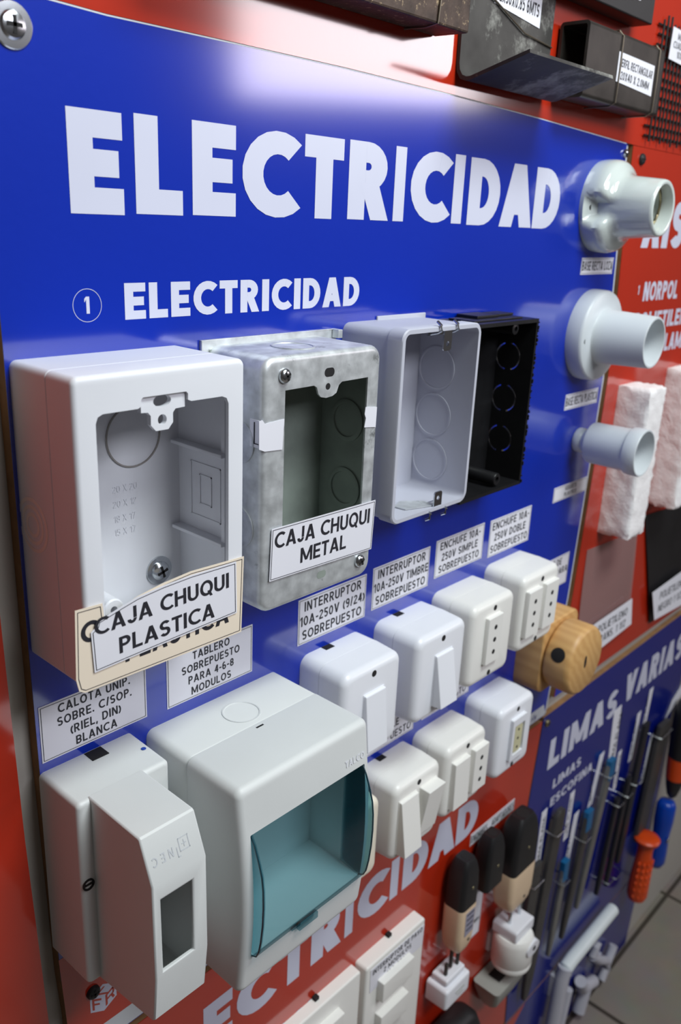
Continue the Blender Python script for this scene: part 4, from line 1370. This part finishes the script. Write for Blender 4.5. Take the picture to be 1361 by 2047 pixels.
t = plug(476.5, 499.5, -469, -513, -560, 'plug with black rubber top and beige base, left of the all-black plug', True, -3, -22, True)
m = MB()
for dx in (-5, 5):
    m.box(488 + dx - 1.3, 488 + dx + 1.3, -14, -11.4, -577, -559)
m.build('prongs', M['dark_steel'], t, smooth=0, bevel=.4)
plug(515, 541, -470, -520, -520, 'all-black rubber plug between the two black and beige plugs', False, -3, -20)
plug(550, 588, -471, -524, -568, 'wide plug with black rubber top and beige base at the edge of the LIMAS board', True, -5, -25)

t = thing('plug_adapter', (486, 0, -608), 'small white block adapter with two prongs hanging below the leftmost plug', 'adapter', 'plugs and adapters on the lower red board')
rounded_block(MB(), 466.5, 501, -607, -586, -2, -22, 3, 2.4, .4).build('body', M['switch'], t, smooth=45)
rounded_block(MB(), 470.5, 497, -586.5, -579.5, -4, -18.5, 2, 1.5, .3).build('top_step', M['switch'], t, smooth=45)
m = MB()
for xx in (476, 492):
    m.box(xx - 1.4, xx + 1.4, -14.5, -12, -580, -568)
m.build('prongs', M['dark_steel'], t, smooth=0, bevel=.4)
MB().box(480, 492, -22.4, -21.9, -596, -595).box(483, 490, -22.4, -21.9, -599.5, -598.7).build('embossed_mark', M['adapter_grey'], t, smooth=0)

t = thing('plug_adapter', (573, 0, -633), 'round white travel adapter with three metal pins on top', 'adapter', 'plugs and adapters on the lower red board')
MB().lathe([(14, -633), (17.6, -631), (18.4, -627), (17.6, -625.5), (18.4, -624), (18.4, -602), (17.4, -599), (16, -597), (.1, -597)], (573, -20.4, 0), 'z', 48).build('body', M['switch_warm'], t, smooth=45)
rounded_block(MB(), 559, 590, -598, -585, -6, -30, 3, 1.5, .2).build('top_step', M['switch'], t, smooth=45)
MB().loft([[(p[0], -34, p[1]) for p in circ(576, -606, 10.5, 7.4, 28)], [(p[0], -39.4, p[1]) for p in circ(576, -606, 9.8, 7.0, 28)]]).build('pin_slider', M['switch'], t, smooth=40)
MB().lathe([(2.4, 0), (2.2, -.4)], (577, -39.4, -606), 'y', 18).build('slider_hole', M['hole'], t)
m = MB()
for xx, yy in ((566, -18), (574, -14), (582, -18)):
    m.lathe([(1.7, -585.5), (1.7, -574), (1.3, -572)], (xx, yy, 0), 'z', 14)
m.build('pins', M['screw'], t)
MB().box(563, 584, -3, 0, -626, -606).build('hanger', M['switch'], t, smooth=0)

t = thing('plug_adapter', (572, 0, -700), 'dull grey wedge-shaped adapter under the round white one', 'adapter', 'plugs and adapters on the lower red board')
vloft([(-690, 566, 588, -12, -1, 3), (-676, 556, 592, -20, -1, 4), (-654, 545, 597, -27, -1, 4), (-646, 543, 598, -28, -1, 4)]).build('body', M['adapter_grey'], t, smooth=45)
MB().box(558, 584, -20, -8, -646.2, -645.6).build('slot', M['hole'], t, smooth=0)

t = thing('cable_connector', (490, 0, -690), 'black rubber connector cut by the bottom edge of the photo', 'connector', 'plugs and adapters on the lower red board')
vloft([(-720, 470, 520, -26, -1, 8), (-660, 466, 524, -28, -1, 8), (-648, 470, 520, -26, -2, 8), (-642, 478, 512, -21, -5, 6)]).build('body', M['black_rub'], t, smooth=50)


# ------------------------------------------------------------------ files and handles on the LIMAS board
FG = 'files hung on the LIMAS board'


def hook(m, x, z, w_):
    m.tube([(x - w_ / 2 - 2.5, -.2, z + 1), (x - w_ / 2 - 2.5, -8, z), (x - w_ / 2 - 1, -12.5, z - .5), (x + w_ / 2 + 1, -12.5, z - .5), (x + w_ / 2 + 2.5, -8, z), (x + w_ / 2 + 2.5, -.2, z + 1)], .75, 6)


def metal_file(x0, z0, x1, z1, w_, m, label, tip=None, hooks=(), round_top=False):
    """flat file from top (x0, z0) to bottom (x1, z1)"""
    t = thing('metal_file', (x1, 0, z1), label, 'file', FG)
    y0, y1 = -4.5, -9.0
    secs = [(z1, .45), (z1 + 6, .62), (z1 + 20, .9), (z1 + 40, 1), (z0 - 8, 1)] + ([(z0 - 3, .82), (z0, .45)] if round_top else [(z0, .96)])
    L = []
    for z, k in secs:
        q = (z - z1) / (z0 - z1)
        xc = x1 + (x0 - x1) * q
        L.append([(p[0], p[1], z) for p in rrect(xc - w_ / 2 * k, xc + w_ / 2 * k, y1, y0, .8, None, 3)])
    MB().loft(L).build('blade', M[m], t, smooth=30)
    if tip:
        k = MB()
        k.loft([[(p[0], p[1], z0 - dz) for p in rrect(x0 - w_ / 2 - .6, x0 + w_ / 2 + .6, y1 - .6, y0 + .6, .9, None, 3)] for dz in (22, 1, -1.5)])
        k.build('painted_tip', M[tip], t, smooth=30)
    if hooks:
        k = MB()
        for zz in hooks:
            q = (zz - z1) / (z0 - z1)
            hook(k, x1 + (x0 - x1) * q, zz, w_)
        k.build('wire_hook', M['screw'], t)
    return t


metal_file(628, -566, 621, -700, 16, 'file', 'grey flat file half hidden behind the wide beige plug, leftmost file', None, (-585,))
metal_file(663, -523, 643, -742, 17, 'file', 'broad dark flat file with a rounded shiny top, second from the left', None, (-545,), True)
metal_file(692, -602, 684, -716, 9, 'file_light', 'short narrow file with a small blue tip, third from the left', 'teal_pl', (-624,))
metal_file(731, -563, 711, -712, 11, 'file', 'narrow grey file with a blue tip below the upright labels', 'teal_pl', (-592,))
metal_file(768, -520, 738, -690, 11, 'file_light', 'long bright steel file, lightest of the files', 'teal_pl', (-534,))
metal_file(803, -585, 788, -705, 9, 'file_dark', 'thin blackened file right of the bright one', None, (-590,))
metal_file(826, -570, 812, -708, 9, 'file_dark', 'thin blackened file, third from the right', None, (-589, -700))
metal_file(850, -512, 836, -690, 14, 'file_dark', 'wide blackened file hung below the letter V', None, (-583, -705))

t = thing('rasp', (889, 0, -770), 'broad rasp with an orange knobbly handle', 'rasp', 'handled tools on the LIMAS board')
L = []
for z, k in ((-690, .7), (-680, .95), (-660, 1), (-545, 1), (-536, .9)):
    xc = 893 + (z + 690) / 154 * 14
    L.append([(p[0], p[1], z) for p in rrect(xc - 14 * k, xc + 14 * k, -9.5, -4.0, 1, None, 3)])
MB().loft(L).build('blade', M['file'], t, smooth=30)
MB().lathe([(4, -678), (13, -678.5), (15, -681), (14, -685), (9.5, -688), (8.8, -700), (9.6, -712), (11, -730), (12, -748), (12, -762), (10, -768), (4, -770)], (889, -18.2, 0), 'z', 32).build('handle', M['orange'], t, smooth=50)
m = MB()
for k in range(6):
    for a in range(7):
        an = PI + a * PI / 6
        m.lathe([(2.6, 0), (2.2, -1.2), (1, -1.9)], (889 + 11.0 * math.cos(an), -18.2 + 11.0 * math.sin(an) + .6, -712 - k * 9.5), 'y', 8)
m.build('grip_knobs', M['orange'], t)
k = MB(); hook(k, 906, -548, 28); k.build('wire_hook', M['screw'], t)

t = thing('screwdriver', (955, 0, -760), 'blue plastic tool handle hanging at the right edge of the LIMAS board', 'tool handle', 'handled tools on the LIMAS board')
MB().lathe([(4, -660), (9, -662), (11.5, -668), (11.5, -690), (10, -710), (11, -735), (11, -750), (8, -757), (3, -759)], (948, -14.5, 0), 'z', 28).build('handle', M['blue_pl'], t, smooth=50)
MB().lathe([(3, 0), (2.6, -.6)], (944, -25.6, -712), 'y', 14).build('hanging_eye', M['screw'], t)
t = thing('screwdriver', (942, 0, -660), 'black tool handle with an orange band, above the blue handle', 'tool handle', 'handled tools on the LIMAS board')
MB().lathe([(4, -520), (12, -524), (14.5, -534), (14.5, -570), (13, -598)], (951, -17, 0), 'z', 28).build('grip', M['black_rub'], t, smooth=50)
MB().lathe([(13.2, -598), (12.4, -612), (11, -628)], (951, -17, 0), 'z', 28).build('band', M['orange'], t, smooth=50)
MB().lathe([(10.8, -628), (9, -640), (6, -652), (3, -656)], (951, -17, 0), 'z', 28).build('collar', M['black_rub'], t, smooth=50)

strips = [(643, -518, 643.5, -581, 10, 'beside the leftmost file'), (699.5, -527, 698.5, -583, 9, 'left of the narrow blue-tipped file'), (717, -561, 711, -620, 10, 'lowest of the upright strips'), (757.5, -510, 746.7, -569, 10, 'above the narrow grey file'),
          (779, -466, 785, -536, 17, 'widest of the upright strips, under the S of LIMAS'), (805, -530, 806, -579, 8, 'right of the widest strip'), (841.6, -498, 838, -558, 9, 'under the first A of VARIAS'), (866, -478, 862, -530, 9, 'under the R of VARIAS'), (895, -551, 888, -612, 9, 'beside the rasp blade')]
for xa, za, xb, zb, w_, where in strips:
    poly = [(xa - w_ / 2, za), (xb - w_ / 2, zb), (xb + w_ / 2, zb + 1), (xa + w_ / 2, za + 1)]
    o = MB().prism([poly], -.3, 0).build('product_label', M['paper'], None, smooth=0)
    ROOT[o.name] = Vector((0, 0, 0))
    tag(o, 'upright white label strip, ' + where + ' on the LIMAS board' if len(where.split()) < 7 else 'upright white label strip, ' + where, 'label', 'upright label strips on the LIMAS board')
    m = MB()
    write(m, 'LIMA PLANA', xb + w_ * .22, zb + 4, w_ * .44, abs(za - zb) * .82, .15, .1, y=-.3, rot=90 - math.degrees(math.atan2(xb - xa, abs(za - zb))) + 180 * 0)
    m.build('lettering', M['ink'], o, smooth=0, merge=False)
o = MB().prism([[(938, -522), (925, -542), (985, -520), (985, -498)]], -1.2, -.9).build('product_label', M['paper'], None, smooth=0)
tag(o, 'tilted white label above the rasp at the photo edge', 'label', 'upright label strips on the LIMAS board')

# ------------------------------------------------------------------ pipe pieces near the floor
t = thing('pvc_pipe', (780, 0, -880), 'white angled plastic pipe, long arm pointing right, near the floor', 'pipe', 'white pipe pieces near the floor')
y_ = -12.0
MB().tube([(722, y_, -764), (724, y_, -759), (735, y_, -757), (829, y_, -754), (834, y_, -754)], 7.6, 20).build('arm', M['pvc'], t)
MB().tube([(722, y_, -757), (719, y_, -768), (716, y_, -800), (712, y_, -850)], 7.6, 20).build('drop', M['pvc_dim'], t)
MB().tube([(738, y_ - 1, -800), (736, y_ - 1, -812), (730, y_ - 1, -850)], 5.2, 16).build('side_tube', M['pvc_dim'], t)
MB().box(714, 724, -6, 0, -800, -770).build('clip', M['pvc_dim'], t, smooth=0, bevel=.5)
t = thing('pipe_elbow', (850, 0, -880), 'small white pipe elbow low on the dark blue board, right of the angled pipe', 'pipe fitting', 'white pipe pieces near the floor')
MB().tube([(812, -7, -812), (826, -9, -826), (856, -9, -850), (858, -9, -862), (848, -8, -874)], 5.4, 16).build('elbow', M['pvc_dim'], t)
MB().tube([(858, -8, -858), (870, -8, -842), (872, -8, -838)], 5.2, 16).build('outlet', M['pvc_dim'], t)
MB().tube([(812, -7, -812), (816, -7, -800), (820, -7, -796)], 5.0, 16).build('inlet', M['pvc_dim'], t)
MB().box(835, 845, -5, 0, -845, -833).build('clip', M['pvc_dim'], t, smooth=0)
t = thing('pipe_elbow', (800, 0, -885), 'lowest white pipe fitting, by the floor', 'pipe fitting', 'white pipe pieces near the floor')
MB().tube([(782, -9, -826), (790, -9, -842), (800, -9, -846), (822, -9, -856)], 7.0, 16).build('elbow', M['pvc_dim'], t)
MB().tube([(800, -9, -846), (794, -9, -868), (790, -9, -878)], 7.4, 16).build('drop', M['pvc_dim'], t)
MB().box(796, 806, -4, 0, -852, -842).build('clip', M['pvc_dim'], t, smooth=0)
